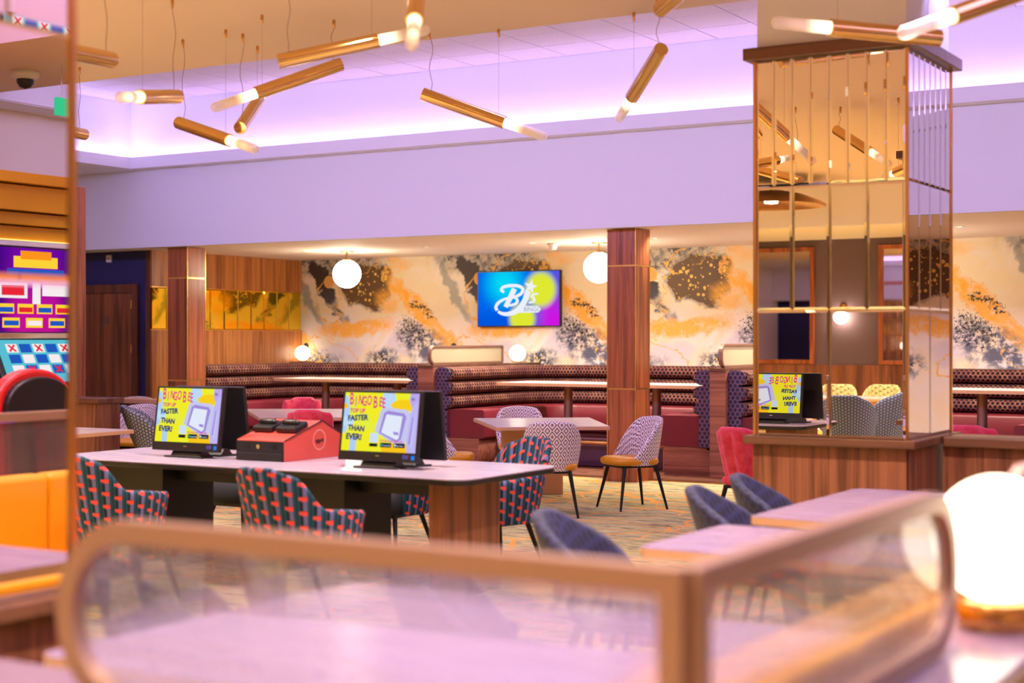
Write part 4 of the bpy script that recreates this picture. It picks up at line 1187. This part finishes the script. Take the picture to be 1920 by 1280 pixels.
def monitor(x, y, rz, tilt, label, lit=True, w=.60, h=.435, lift=.045):
    t = thing('monitor', label, 'monitor', (x, y, TZ + .0005), rz, 'back to back monitors on the tables')
    b = bpy.data.objects.new('display', mesh('display', box((-w / 2, 0, 0), (w / 2, .03, h)), BLACK)); COL.objects.link(b); b.parent = t
    m_ = b.modifiers.new('bevel', 'BEVEL'); m_.width = .003; m_.segments = 2
    b.location = (0, 0, lift); b.rotation_euler = (-tilt, 0, 0)
    sw, sh = .565, .365
    y_ = -.0006
    if lit:
        S = bpy.data.objects.new('screen', mesh('screen', box((-sw / 2, -.0006, 0), (sw / 2, .0004, sh)), PIC)); COL.objects.link(S); S.parent = b
        S.location = (0, 0, .058)
        def rect(n_, m, u0, v0, u1, v1, d, r=0.0, sk=0.0):
            def f(a, b_, hh): return ((a - .5) * sw + sk * (b_ - .5) * .03, -.0006 - .0004 * d - .0004 * hh, b_ * sh)
            if r:
                Q = []
                for cx, cy, a in ((u1 - r, v1 - r, 0), (u0 + r, v1 - r, 90), (u0 + r, v0 + r, 180), (u1 - r, v0 + r, 270)):
                    for i in range(5): q = R(a + 22.5 * i); Q.append((cx + r * math.cos(q), cy + r * math.sin(q) * 1.6))
            else: Q = [(u0, v0), (u1, v0), (u1, v1), (u0, v1)]
            o = obj(n_, MB().prism(Q, 0, 1, f), m, b); o.location = (0, 0, .058); return o
        # the pictured phone
        def quad(n_, m, Q, d):
            def f(a, b_, hh): return ((a - .5) * sw, -.0006 - .0004 * d - .0004 * hh, b_ * sh)
            o = obj(n_, MB().prism(Q, 0, 1, f), m, b); o.location = (0, 0, .058)
        quad('picture_phone_case', EM['pale'], [(.50, .30), (.44, .34), (.50, .70), (.54, .76), (.86, .72), (.90, .66), (.88, .22), (.82, .10), (.74, .12)], 1)
        quad('picture_phone_edge', EM['lilac_dark'], [(.50, .32), (.55, .66), (.60, .70), (.82, .66), (.85, .60), (.80, .22), (.74, .17)], 2)
        quad('picture_phone_face', EM['phone_face'], [(.53, .33), (.585, .64), (.80, .61), (.77, .24), (.74, .21)], 3)
        quad('picture_button', EM['lilac_dark'], [(.70, .30), (.69, .35), (.76, .34), (.765, .29)], 4)
        quad('picture_slot', EM['lilac_dark'], [(.90, .15), (.93, .60), (.945, .60), (.92, .14)], 2)
        quad('picture_slot', EM['pale'], [(.93, .10), (.955, .60), (.97, .60), (.95, .09)], 2)
        rect('badge', EM['paleblue'], .385, .155, .495, .31, 5); rect('badge', EM['black'], .385, .085, .495, .14, 5)
        rect('badge', EM['black'], .53, .085, .68, .15, 5, .01); rect('badge', EM['black'], .71, .085, .86, .15, 5, .01)
        rect('badge_mark', EM['teal'], .54, .10, .56, .135, 6); rect('badge_mark', EM['phone_face'], .72, .10, .74, .135, 6, .008)
        def T(s, m, u, v, size, sx=1.0, rot=0.0, off=0.0, sp=1.0):
            M = Matrix.Translation(((u - .5) * sw, -.0034, .058 + v * sh)) @ Matrix.Rotation(PI / 2, 4, 'X') @ Matrix.Rotation(rot, 4, 'Z')
            return text(s, m, b, M, size, 'lettering', .0003, sx, 0, 'LEFT', off, sp)
        xs = .07
        for ch, sz, dy, r_ in (('B', .078, 0, .05), ('I', .066, -.025, 0), ('N', .062, .01, -.1), ('G', .062, -.02, .05), ('O', .062, 0, 0), (' ', .03, 0, 0), ('B', .078, -.05, .05), ('E', .062, -.02, -.05), ('E', .064, -.045, .05)):
            if ch != ' ': T(ch, EM['magenta'], xs, .79 + dy, sz * 1.36, .56, r_, .0014)
            xs += {'B': .076, 'I': .038, 'N': .062, 'G': .060, 'O': .062, 'E': .046, ' ': .028}[ch]
        T('TOP UP', EM['magenta'], .085, .655, .036, .95, 0, .0012)
        T('FASTER', EM['navy_text'], .065, .51, .047, 1.0, 0.06, .002)
        T('THAN', EM['navy_text'], .075, .355, .046, 1.0, -0.06, .002)
        T('EVER!', EM['navy_text'], .055, .20, .050, 1.0, -.03, .0022)
        T('DOWNLOAD OUR APP', EM['magenta'], .52, .175, .0165, 1.0, -.02, .0003)
        T('Google Play', EM['paleblue'], .568, .100, .0125); T('App Store', EM['paleblue'], .748, .100, .0125)
        T('BJs', EM['navy_text'], .90, .88, .024, 1, .1)
        obj('brand_mark', box((-.014, -.001, .028), (.014, .0002, .036)), CHROME, b)
        obj('status_label', box((.19, -.0012, .02), (.235, .0002, .045)), emit('label_lilac', srgb(120, 96, 180), .6), b)
        obj('status_light', box((.255, -.0012, .016), (.280, .0002, .042)), emit('label_blue', srgb(40, 130, 230), 1.0), b)
    else:
        obj('rear_mount', box((-.06, -.0, .14), (.06, .0, .26)) if False else box((-.06, .03, .14), (.06, .05, .26)), BLACKM, b, .004)
        obj('screen', box((-sw / 2, -.0006, .058), (sw / 2, .0004, .058 + sh)), PIC, b)
    obj('stand_base', MB().prism([(-.17, -.02), (.17, -.02), (.14, .13), (-.14, .13)], 0.0, .012), BLACK, t, .004)
    obj('stand_wedge', MB().prism([(0.0, .008), (.12, .008), (.08, .05), (.03, .05)], -.13, .13, lambda a, b_, hh: (hh, a, b_)), BLACK, t, .003)
    return t
tl = R(8)
monitor(-7.17, 7.62, 0, tl, 'left monitor with a yellow poster picture, tilted back, beside the red case')
monitor(-7.15, 7.93, PI, tl, 'black rear monitor standing back to back with the left yellow screen', lit=False)
monitor(-5.56, 7.60, 0, tl, 'right monitor with a yellow poster picture, at the middle of the long table')
monitor(-5.54, 7.91, PI, tl, 'black rear monitor standing back to back with the right yellow screen', lit=False)

# red house-shaped case with the two handsets
t = thing('ticket_case', 'red gabled case with black drawer front on the long table between the monitors', 'case', (-6.56, 7.68, TZ + .0005))
w, d = .20, .66
# profile along Y: front wall black .145 high, slope up to ridge, slope down to rear
prof = [(0, 0), (d, 0), (d, .13), (d * .60, .252), (d * .0, .135)]
f = lambda a, b, h: (h, a, b)
obj('body', MB().prism(prof, -w, w, f), REDBOX, t, .003)
obj('front_panel', box((-w, -.006, .0), (w, 0, .128)), BLACK, t, .002)
obj('drawer', box((-w + .003, -.012, .003), (w - .003, -.006, .052)), BLACKL, t, .002)
obj('edge_trim', MB().tube([(w + .001, 0, .135), (w + .001, d * .60, .253), (w + .001, d, .132)], .004, 6), BLACK, t)
obj('edge_trim', MB().tube([(-w - .001, 0, .135), (-w - .001, d * .60, .253), (-w - .001, d, .132)], .004, 6), BLACK, t)
obj('key_lock', MB().cyl((0, -.004, .095), (0, -.024, .095), .015, n=16), CHROME, t)
for x in (-.11, .11): obj('port', box((x - .022, -.010, .082), (x + .022, -.004, .108)), mat('port_black', srgb(5, 5, 6), .5), t)
sl = math.atan2(.252 - .135, d * .60)
PW = mat('pale_print', srgb(240, 170, 160), .5)
ring = MB(); nn = 36
vs = []
for r_ in (.062, .068):
    for i in range(nn): a = 2 * PI * i / nn; vs.append((w + .0012, d * .60 - .03 + r_ * math.cos(a), .125 + r_ * math.sin(a)))
ring.add(vs, [(i, (i + 1) % nn, nn + (i + 1) % nn, nn + i) for i in range(nn)])
obj('logo_ring', ring, PW, t)
text('app4', BLACK, t, Matrix.Translation((w + .0016, d * .60 - .072, .108)) @ Matrix.Rotation(PI / 2, 4, 'Z') @ Matrix.Rotation(PI / 2, 4, 'X'), .042, 'logo_lettering', .0004, 1, .15, 'LEFT', .0008)
for i, x in enumerate((-.115, .085)):
    hh = thing('handset', ('left' if i == 0 else 'right') + ' black handset cradle lying on the slope of the red case', 'handset', (-6.56 + x + .02, 7.68 + .19, TZ + .0005 + .135 + math.tan(sl) * .19 + .002), group='handset cradles on the red case')
    hh.rotation_euler = (sl, 0, 0)
    obj('cradle', box((-.085, -.06, 0), (.085, .085, .04)), BLACK, hh, .012, seg=3)
    obj('recess', box((-.06, -.035, .038), (.06, .06, .0425)), BLACKM, hh, .008)
    obj('handgrip', MB().lathe([(.001, -.07), (.018, -.062), (.022, -.04), (.020, .04), (.018, .062), (.001, .07)], (0, .015, .05), 16, (1, 0, 0)), BLACK, hh)

# ------------------------------------------------------------------ brass tube pendants
def pendant(p0, p1, p2, d0, toward, label, L=.64, G_=.33, R_=.0465, cords=True, mirror=None):
    """ends given along the photo's sight lines; the second end's distance follows from the tube's real length"""
    A = at(p0[0], p0[1], d0)
    best = None
    for k in range(-160, 161):
        d1 = d0 + k * .005
        B = at(p1[0], p1[1], d1); e = abs((B - A).length - L)
        if (k >= 0) == (toward < 0) or k == 0:
            if best is None or e < best[0]: best = (e, B, d1)
    B = best[1]; D = (B - A).normalized()
    if (B - A).length > .3: pass
    if mirror is not None:                      # the real tube stands on this side of the mirror
        A = Vector((A.x, 2 * mirror - A.y, A.z)); B = Vector((B.x, 2 * mirror - B.y, B.z)); D = (B - A).normalized()
    B = A + D * L
    t = thing('tube_pendant', label, 'ceiling lamp', A, group='brass tube pendants')
    B0 = B - A
    cp = MB().cyl((0, 0, 0), B0, R_, n=36, cap=False)
    cp.lathe([(R_, 0), (.001, 0)], (0, 0, 0), 36, -D)
    cp.lathe([(R_, 0), (R_ * .93, .002), (R_ * .80, .002), (R_ * .80, -.02), (.001, -.02)], B0, 36, D)
    obj('brass_tube', cp, BRASS_TUBE, t)
    # frosted glass rod, its own axis along local z so that the lit filament stays at the socket
    r = R_ * .72; n = 28; prof = [(r, 0), (r, G_ - r)] + [(r * math.cos(PI / 2 * i / 7) + 1e-4, G_ - r + r * math.sin(PI / 2 * i / 7)) for i in range(1, 8)]
    prof = [(r, G_ * j / 12) for j in range(11)] + prof[1:]
    o = obj('frosted_rod', MB().lathe(prof, n=n), FROST, t)
    o.location = B0; o.rotation_euler = D.to_track_quat('Z', 'Y').to_euler()
    obj('bulb', MB().lathe([(.001, -.0), (.010, .01), (.012, .06), (.001, .075)], B0, 14, D), EMB, t)
    for q, rr, nm in ((.10, .0022, 'cord'), (.93, .0009, 'wire')):
        s = Vector(D * L * q) + Vector((0, 0, R_ * math.sqrt(max(0.05, 1 - D.z ** 2))))
        top = ZC - A.z
        if nm == 'cord':
            pts = [s + Vector((.012 * math.sin(i * 1.3 + A.x * 7), .010 * math.sin(i * 1.1 + A.y * 3), (top - s.z) * i / 8)) * 1 for i in range(9)]
            pts[0] = s
        else: pts = [s, Vector((s.x, s.y, top))]
        obj(nm, MB().tube(pts, rr, 6), CORDM, t)
        obj('ferrule', MB().lathe([(.010, 0), (.012, -.02), (.006, -.06), (.001, -.062)], (pts[-1].x, pts[-1].y, top), 12), BRASS, t)
    return t
EMB = emit('bulb_filament', (1.0, 0.78, 0.5, 1), 14.0)
CORDM = mat('mauve_cord', srgb(168, 128, 130), .7)
TW, AW = 1, -1
pendant((333, 181), (262, 182), (207, 183), 10.0, TW, 'short-looking brass tube pendant pointing at the camera, far left')
pendant((335, 230), (430, 263), (485, 283), 11.3, TW, 'brass tube pendant sloping down to the right, lowest of those at left')
pendant((522, 115), (712, 75), (800, 48), 9.5, AW, 'brass tube pendant rising to the right at the top, behind the near hanging rod')
pendant((640, 120), (480, 175), (395, 203), 10.6, TW, 'brass tube pendant sloping down to the left, below the longest looking tube')
pendant((450, 240), (485, 187), (495, 170), 11.0, AW, 'brass tube pendant pointing away and up, under two crossing tubes at left')
pendant((786, -50), (777, 38), (772, 90), 8.2, TW, 'brass tube pendant hanging into the top edge and pointing at the camera')
pendant((793, 176), (946, 230), (1027, 252), 11.0, TW, 'brass tube pendant sloping down to the right in the middle of the tray')
pendant((1240, 92), (1185, 182), (1165, 215), 9.8, AW, 'brass tube pendant pointing down to the left, alone right of the middle')
pendant((1238, 18), (1330, -60), (1370, -90), 8.8, TW, 'brass tube pendant end cut by the top edge right of the middle')
pendant((1762, 72), (1556, 52), (1445, 42), 8.3, TW, 'brass tube pendant lying level across the top of the mirrored column')
pendant((1968, -35), (1785, 30), (1655, 72), 7.4, TW, 'near brass tube pendant entering from the top right corner')
pendant((210, 112), (90, 88), (30, 76), 8.9, TW, 'brass tube pendant end beside the near mirrored column, top left')
pendant((159, 252), (60, 232), (0, 220), 12.5, TW, 'small brass tube pendant end half hidden by the near mirrored column')
# tubes that hang behind the lens and show in the column's mirrors
pendant((1567, 243), (1632, 285), (1665, 312), 14.6, TW, 'brass tube pendant seen in the column mirror, sloping down to the right', mirror=8.92)
pendant((1420, 252), (1385, 200), (1475, 300), 14.6, TW, 'brass tube pendant seen at the left edge of the column mirror', mirror=8.92)
pendant((1400, 310), (1455, 300), (1480, 290), 14.0, AW, 'brass tube pendant seen in the column mirror, pointing right', mirror=8.92)
pendant((1500, 340), (1420, 318), (1390, 312), 14.5, AW, 'brass tube pendant seen low in the column mirror, beside the gold dish', mirror=8.92)
pendant((1730, 300), (1680, 322), (1620, 345), 13.4, AW, 'brass tube pendant seen at the right edge of the column mirror', mirror=8.92)

# ------------------------------------------------------------------ what the mirrors show: the right side of the room
# gaming machine row, real position mirrored by the near column (plane x = -3.60)
MX = -3.60
def refl(px, py, d):
    p = at(px, py, d); return Vector((2 * MX - p.x, p.y, p.z))
t = thing('gaming_machine', 'gaming machine with purple and blue lit screens, seen in the near column mirror', 'gaming machine', (1.35, 7.62, 0))
Wm = .40
obj('cabinet', MB().prism([(0.0, 0), (.6, 0), (.6, 2.25), (.06, 2.25), (.06, 1.56), (-.10, 1.22), (-.16, .98), (-.02, .88)], -Wm, Wm, lambda a, b, h: (a, h, b)), BLACK, t, .01)
def slotpic(base, a, b):
    def f(g):
        x, y, z = g.sep(g.tc('Object'))
        u = y / .7; v = z
        c = g.mix(v.step(a, b), srgb(*base[0]), srgb(*base[1]))
        return g.mix(u.abs().step(.2, .5), c, srgb(*base[2]))
    return f
us = obj('upper_screen', box((.045, -.36, 1.60), (.06, .36, 2.20)), emit('upper_screen_picture', (1, 1, 1, 1), 1.0, slotpic([(206, 20, 170), (120, 10, 190), (72, 10, 150)], 1.7, 2.2)), t)
YE, RE, WH, BLU, OR = (emit('game_' + n_, srgb(*c), 1.2) for n_, c in (('yellow', (255, 214, 60)), ('red', (226, 40, 60)), ('white', (240, 240, 250)), ('blue', (30, 90, 200)), ('orange', (250, 150, 30))))
def pl(n_, m, y0_, z0_, y1_, z1_, dd=0): obj(n_, box((.040 - .002 * dd, min(y0_, y1_), z0_), (.0445 - .002 * dd, max(y0_, y1_), z1_)), m, us)
pl('title_plate', YE, -.20, 2.06, .20, 2.14); pl('title_plate', OR, -.14, 2.12, .14, 2.18, 1); pl('title_plate', BLU, -.26, 2.0, .26, 2.05, 1)
pl('paytable', WH, .02 + .04, 1.86, .34, 1.94); pl('paytable', YE, .06, 1.945, .30, 1.965, 1); pl('paytable', WH, -.34, 1.84, -.08, 1.95); pl('paytable', YE, -.30, 1.955, -.12, 1.975, 1)
pl('paytable', RE, -.31, 1.86, -.11, 1.93, 1); pl('paytable', WH, -.03, 1.80, .04, 1.97)
for k in range(4): pl('paytable', YE, -.34 + k * .175, 1.73, -.20 + k * .175, 1.80); pl('paytable', (BLU, RE)[k % 2], -.33 + k * .175, 1.74, -.21 + k * .175, 1.775, 1)
for k in range(3): pl('paytable', YE, -.30 + k * .21, 1.63, -.15 + k * .21, 1.70); pl('paytable', (BLU, WH)[k % 2], -.29 + k * .21, 1.645, -.16 + k * .21, 1.68, 1)
# sloping lower screen with its reel symbols
n0, n1 = Vector((.052, 0, 1.54)), Vector((-.098, 0, 1.24))
sd = (n1 - n0)
def lf(a, b, h):
    p = n0 + sd * b; nrm = Vector((-sd.z, 0, sd.x)).normalized() * -1
    nrm = nrm if nrm.x < 0 else -nrm
    p = p + nrm * (.003 + .002 * h); return (p.x, a, p.z)
ls = obj('lower_screen', MB().prism([(-.36, 0), (.36, 0), (.36, 1), (-.36, 1)], 0, 1, lf), emit('lower_screen_picture', srgb(96, 210, 240), 1.0), t)
for j in range(3):
    for k in range(5):
        a = -.24 + k * .12; b = .2 + j * .25
        obj('reel_tile', MB().prism([(a - .05, b - .1), (a + .05, b - .1), (a + .05, b + .1), (a - .05, b + .1)], 1.5, 2.2, lf), WH if (j + k) % 2 == 0 else BLU, ls)
        if (j * 3 + k * 2) % 4 == 0:
            for s_ in (1, -1): obj('reel_cross', MB().prism([(a - .035, b - .07 * s_), (a - .02, b - .085 * s_), (a + .035, b + .07 * s_), (a + .02, b + .085 * s_)], 2.4, 3.0, lf), RE, ls)
obj('screen_trim', box((.03, -.40, 1.552), (.062, .40, 1.592)), CHROME, t, .004)
obj('top_trim', box((.03, -.40, 2.21), (.064, .40, 2.25)), CHROME, t, .004)
obj('button_deck', box((-.20, -.34, .955), (-.06, .34, .975)), CHROME, t, .004)
for yy in (-.43, .43):
    pass
t2 = dup(t, (1.35, 8.62, 0), 0, 'second gaming machine, its coloured edge at the rim of the near column mirror', None)
t3 = dup(t, (1.35, 6.62, 0), 0, 'third gaming machine of the row, nearest the camera', None)
t['group'] = t2['group'] = t3['group'] = 'gaming machines along the right side'
# gaming chair
gp = refl(62, 735, 9.6)
t = thing('gaming_chair', 'black high-back gaming chair with red side bolsters before the gaming machine', 'chair', (gp.x, gp.y, 0))
o_ = []
for i in range(17):
    a = PI * i / 16; o_.append((.30 * math.cos(a), 1.12 + .24 * math.sin(a) ** .8 if 0 < i < 16 else 1.12))
o_ += [(-.26, .62), (.26, .62)]
obj('back_panel', MB().prism([(a * .90, (b - .9) * .93 + .885) for a, b in o_], -.10, -.04, lambda a, b, h: (h, a, b)), BLACK, t, .012)
obj('back_bolster', MB().prism(o_, -.05, .05, lambda a, b, h: (h, a, b)), mat('red_vinyl', srgb(214, 30, 36), .4), t, .02)
obj('seat', cushion(.5, .5, .50, .62, 0), mat('red_vinyl_seat', srgb(190, 26, 32), .4), t)
obj('pedestal', MB().cyl((.0, 0, .03), (.0, 0, .5), .035, n=16).lathe([(.001, .04), (.26, .02), (.27, 0), (.001, 0)], n=28), CHROME, t)
# lit yellow bulkhead above the machines
YB_ = mat('yellow_lit_panel', srgb(240, 176, 20), .5)
t = thing('yellow_canopy', 'yellow stepped canopy above the gaming machines, seen in the near column mirror', 'canopy', (1.9, 7.6, 0))
for i, (za, zb, xo) in enumerate(((2.30, 2.40, 0), (2.41, 2.50, -.05), (2.51, 2.70, -.1), (2.71, 2.79, -.16))):
    obj('canopy_board', box((xo, -3.2, za), (.5, 3.2, zb)), YB_, t, .004)
obj('canopy_light', box((-.02, -3.2, 2.285), (.3, 3.2, 2.295)), emit('canopy_strip', (1, .7, .3, 1), 2.5), t)
obj('canopy_post', box((.3, -3.1, 0), (.5, -2.9, 2.29)), BLACKM, t)
obj('canopy_post', box((.3, 2.9, 0), (.5, 3.1, 2.29)), BLACKM, t)
for yy in (5.2, 6.8, 8.4, 10.0): spot('ceiling_fill_spot', (0.6, yy, 3.70), 160, (1.0, .9, .8), 100)  # added fill shining down from ceiling height, no fixtures
spot('machine_fill_spot', (1.3, 7.0, 2.3), 60, (1.0, .8, .9), 150)  # added fill spots lighting the machines from above, no fixtures
spot('machine_fill_spot', (1.3, 9.0, 2.3), 60, (1.0, .8, .9), 150)
obj('added_glow_strip', box((-.17, -.38, .90), (-.15, .38, .93)), emit('violet_glow', (.3, .05, 1, 1), 6), t2)  # glowing strip added to give the violet glow near the machines
# camera dome and exit sign on the ceiling
q = refl(50, 140, 12.6)
t = thing('camera_dome', 'white and black camera dome on the ceiling, seen in the near column mirror', 'camera', (q.x, q.y, ZC))
obj('base', MB().lathe([(.001, 0), (.11, 0), (.11, -.05), (.08, -.07), (.001, -.07)], n=28), WHITEP, t)
obj('dome', MB().lathe([(.07, -.07), (.068, -.10), (.045, -.135), (.001, -.15)], n=28), BLACK, t)
q = refl(136, 190, 12.4)
t = thing('exit_sign', 'small green lit exit sign hanging from the ceiling, seen in the near column mirror', 'sign', (q.x, q.y, 0))
obj('panel', box((-.02, -.16, 3.36), (.02, .16, 3.50)), emit('exit_green', srgb(60, 220, 160), 1.0), t)
obj('hanger', MB().cyl((0, -.1, 3.5), (0, -.1, ZC), .006, n=8).cyl((0, .1, 3.5), (0, .1, ZC), .006, n=8), CHROME, t)

# ------------------------------------------------------------------ what the right column shows: the rear of the room (mirror plane y = 8.92)
def rb(px, py, d):
    p = at(px, py, d); return Vector((p.x, 17.84 - p.y, p.z))
def rear(px, py):      # point of the rear wall that the mirror shows at this photo position
    a, b = ray(px); d = (17.84 - YB) / b; return rb(px, py, d)
k_ = 0
for (pa, pb, lb) in ((1380, 1527, 'wide wall mirror in a walnut frame on the rear wall, left in the column reflection'), (1648, 1790, 'wall mirror in a walnut frame on the rear wall, right in the column reflection')):
    A_ = rear(pa, 452); B_ = rear(pb, 678)
    x0, x1 = min(A_.x, B_.x), max(A_.x, B_.x); z0, z1_ = 1.13, 3.08
    t = thing('wall_mirror', lb, 'mirror', ((x0 + x1) / 2, YB + .002, (z0 + z1_) / 2), group='framed mirrors on the rear wall')
    w, h = (x1 - x0) / 2, (z1_ - z0) / 2
    fm = .07
    obj('frame', MB().box((-w, 0, -h), (-w + fm, .06, h)).box((w - fm, 0, -h), (w, .06, h)).box((-w + fm, 0, h - fm), (w - fm, .06, h)).box((-w + fm, 0, -h), (w - fm, .06, -h + fm)), W_COL, t, .004)
    obj('glass', box((-w + fm, .005, -h + fm), (w - fm, .02, h - fm)), MIRROR, t)
q = rear(1581, 594)
t = thing('wall_globe_lamp', 'lit globe wall lamp on the dark pier between the rear mirrors', 'wall lamp', (q.x, YB, q.z))
obj('wall_plate', MB().lathe([(.001, 0), (.06, 0), (.06, .02), (.001, .02)], (0, 0, .16), 24, (0, 1, 0)), BRASS, t)
obj('arm', MB().tube([(0, .02, .16), (0, .14, .16), (0, .14, .10)], .01, 8), BRASS, t)
prof = [(.115 * math.sin(PI * i / 16) + 1e-5, -.115 * math.cos(PI * i / 16)) for i in range(17)]
obj('globe', MB().lathe(prof, (0, .14, 0), 30), GLOBE, t)
q = rb(1445, 378, 21.0)
t = thing('dish_pendant', 'wide gold dish pendant seen in the column mirror', 'ceiling lamp', (q.x, q.y, q.z))
obj('dish', MB().lathe([(.78, -.06), (.68, .0), (.45, .09), (.18, .15), (.001, .16)], n=48).lathe([(.77, -.06), (.66, -.02), (.001, .09)], n=48), BRASS, t)
obj('rod', MB().cyl((0, 0, .1), (0, 0, ZC - q.z), .008, n=8), BRASS, t)
obj('lamp', MB().lathe([(.001, -.03), (.09, -.02), (.1, .02), (.001, .03)], n=24), GLOBE, t)
# rear tables and chairs
q = rb(1500, 792, 14.6)
t = thing('gaming_table', 'second lilac-grey gaming table, seen only in the column mirror', 'table', (q.x - .75, q.y + .1, 0))
obj('tabletop', slab_round(-1.15, -.55, 1.0, .55, TZ - .008, TZ, .14, 8), TOPG, t, .002)
obj('table_edge', slab_round(-1.148, -.548, .998, .548, TZ - .04, TZ - .0085, .14, 8), BLACKL, t, .006)
for xx in (-.9, .7): obj('pedestal', box((xx - .15, -.3, 0), (xx + .15, .3, TZ - .04)), W_BASE, t, .004)
q2 = rb(1440, 790, 14.3)
monitor(q2.x, q2.y - .05, PI, tl, 'monitor with the yellow poster picture, seen in the column mirror')
monitor(q2.x + .1, q2.y - .40, 0, tl, 'black rear monitor of the mirrored pair, seen in the column mirror', lit=False)
GB = 'chairs in the rear part of the room'
def rch(kind, px, d, face, lb):
    a, b = ray(px); chair(kind, a * d, 17.84 - b * d, face, lb, GB)
rch('blue', 1590, 16.8, (-.2, -1), 'slate blue woven tub chair, large in the column mirror')
rch('blue', 1650, 17.7, (-1, -.3), 'slate blue woven tub chair turned sideways, right of the large one in the column mirror')
rch('cream', 1662, 18.9, (-.8, -.5), 'cream tub chair with mustard seat, behind the slate blue chairs in the column mirror')
rch('cream', 1722, 18.3, (-1, .2), 'cream tub chair with black legs at the right rim of the column mirror')
rch('dash', 1570, 22.9, (.3, 1), 'yellow dash-patterned tub chair beyond the rear table, left of its pair in the mirror')
rch('dash', 1650, 22.7, (0, 1), 'yellow dash-patterned tub chair beyond the rear table, right of its pair in the mirror')
rch('grey', 1518, 21.5, (.6, .8), 'grey green tub chair against the rear dado, left in the column mirror')
rch('diamond', 1520, 17.6, (.9, -.2), 'diamond weave tub chair behind the mirrored gaming table')
a, b = ray(1580); dd = 20.9
poly_table([(a * dd - .6, 17.84 - b * dd - .45), (a * dd + .8, 17.84 - b * dd - .45), (a * dd + .8, 17.84 - b * dd + .45), (a * dd - .6, 17.84 - b * dd + .45)], .75, 'pale rectangular table at the rear, seen behind the slate blue chairs in the column mirror', [(a * dd - .5, 17.84 - b * dd, 0, .11), (a * dd + .5, 17.84 - b * dd, 0, .11)])
# added downlights of the main ceiling (lamps defined at the top)
cw = {-11.5: 'farthest left', -8.5: 'left', -5.5: 'middle', -2.2: 'right', 1.0: 'farthest right'}
rw = {-4.0: 'row nearest the rear wall', -1.2: 'second row from the rear wall', 1.6: 'row above the camera', 4.4: 'row over the near tables', 7.2: 'row nearest the raised tray'}
for (x, y) in MAIN_SPOTS:
    downlight(x, y, ZC, 'added round downlight in the main ceiling, %s, %s one' % (rw[y], cw[x]), 'added downlights of the main ceiling')
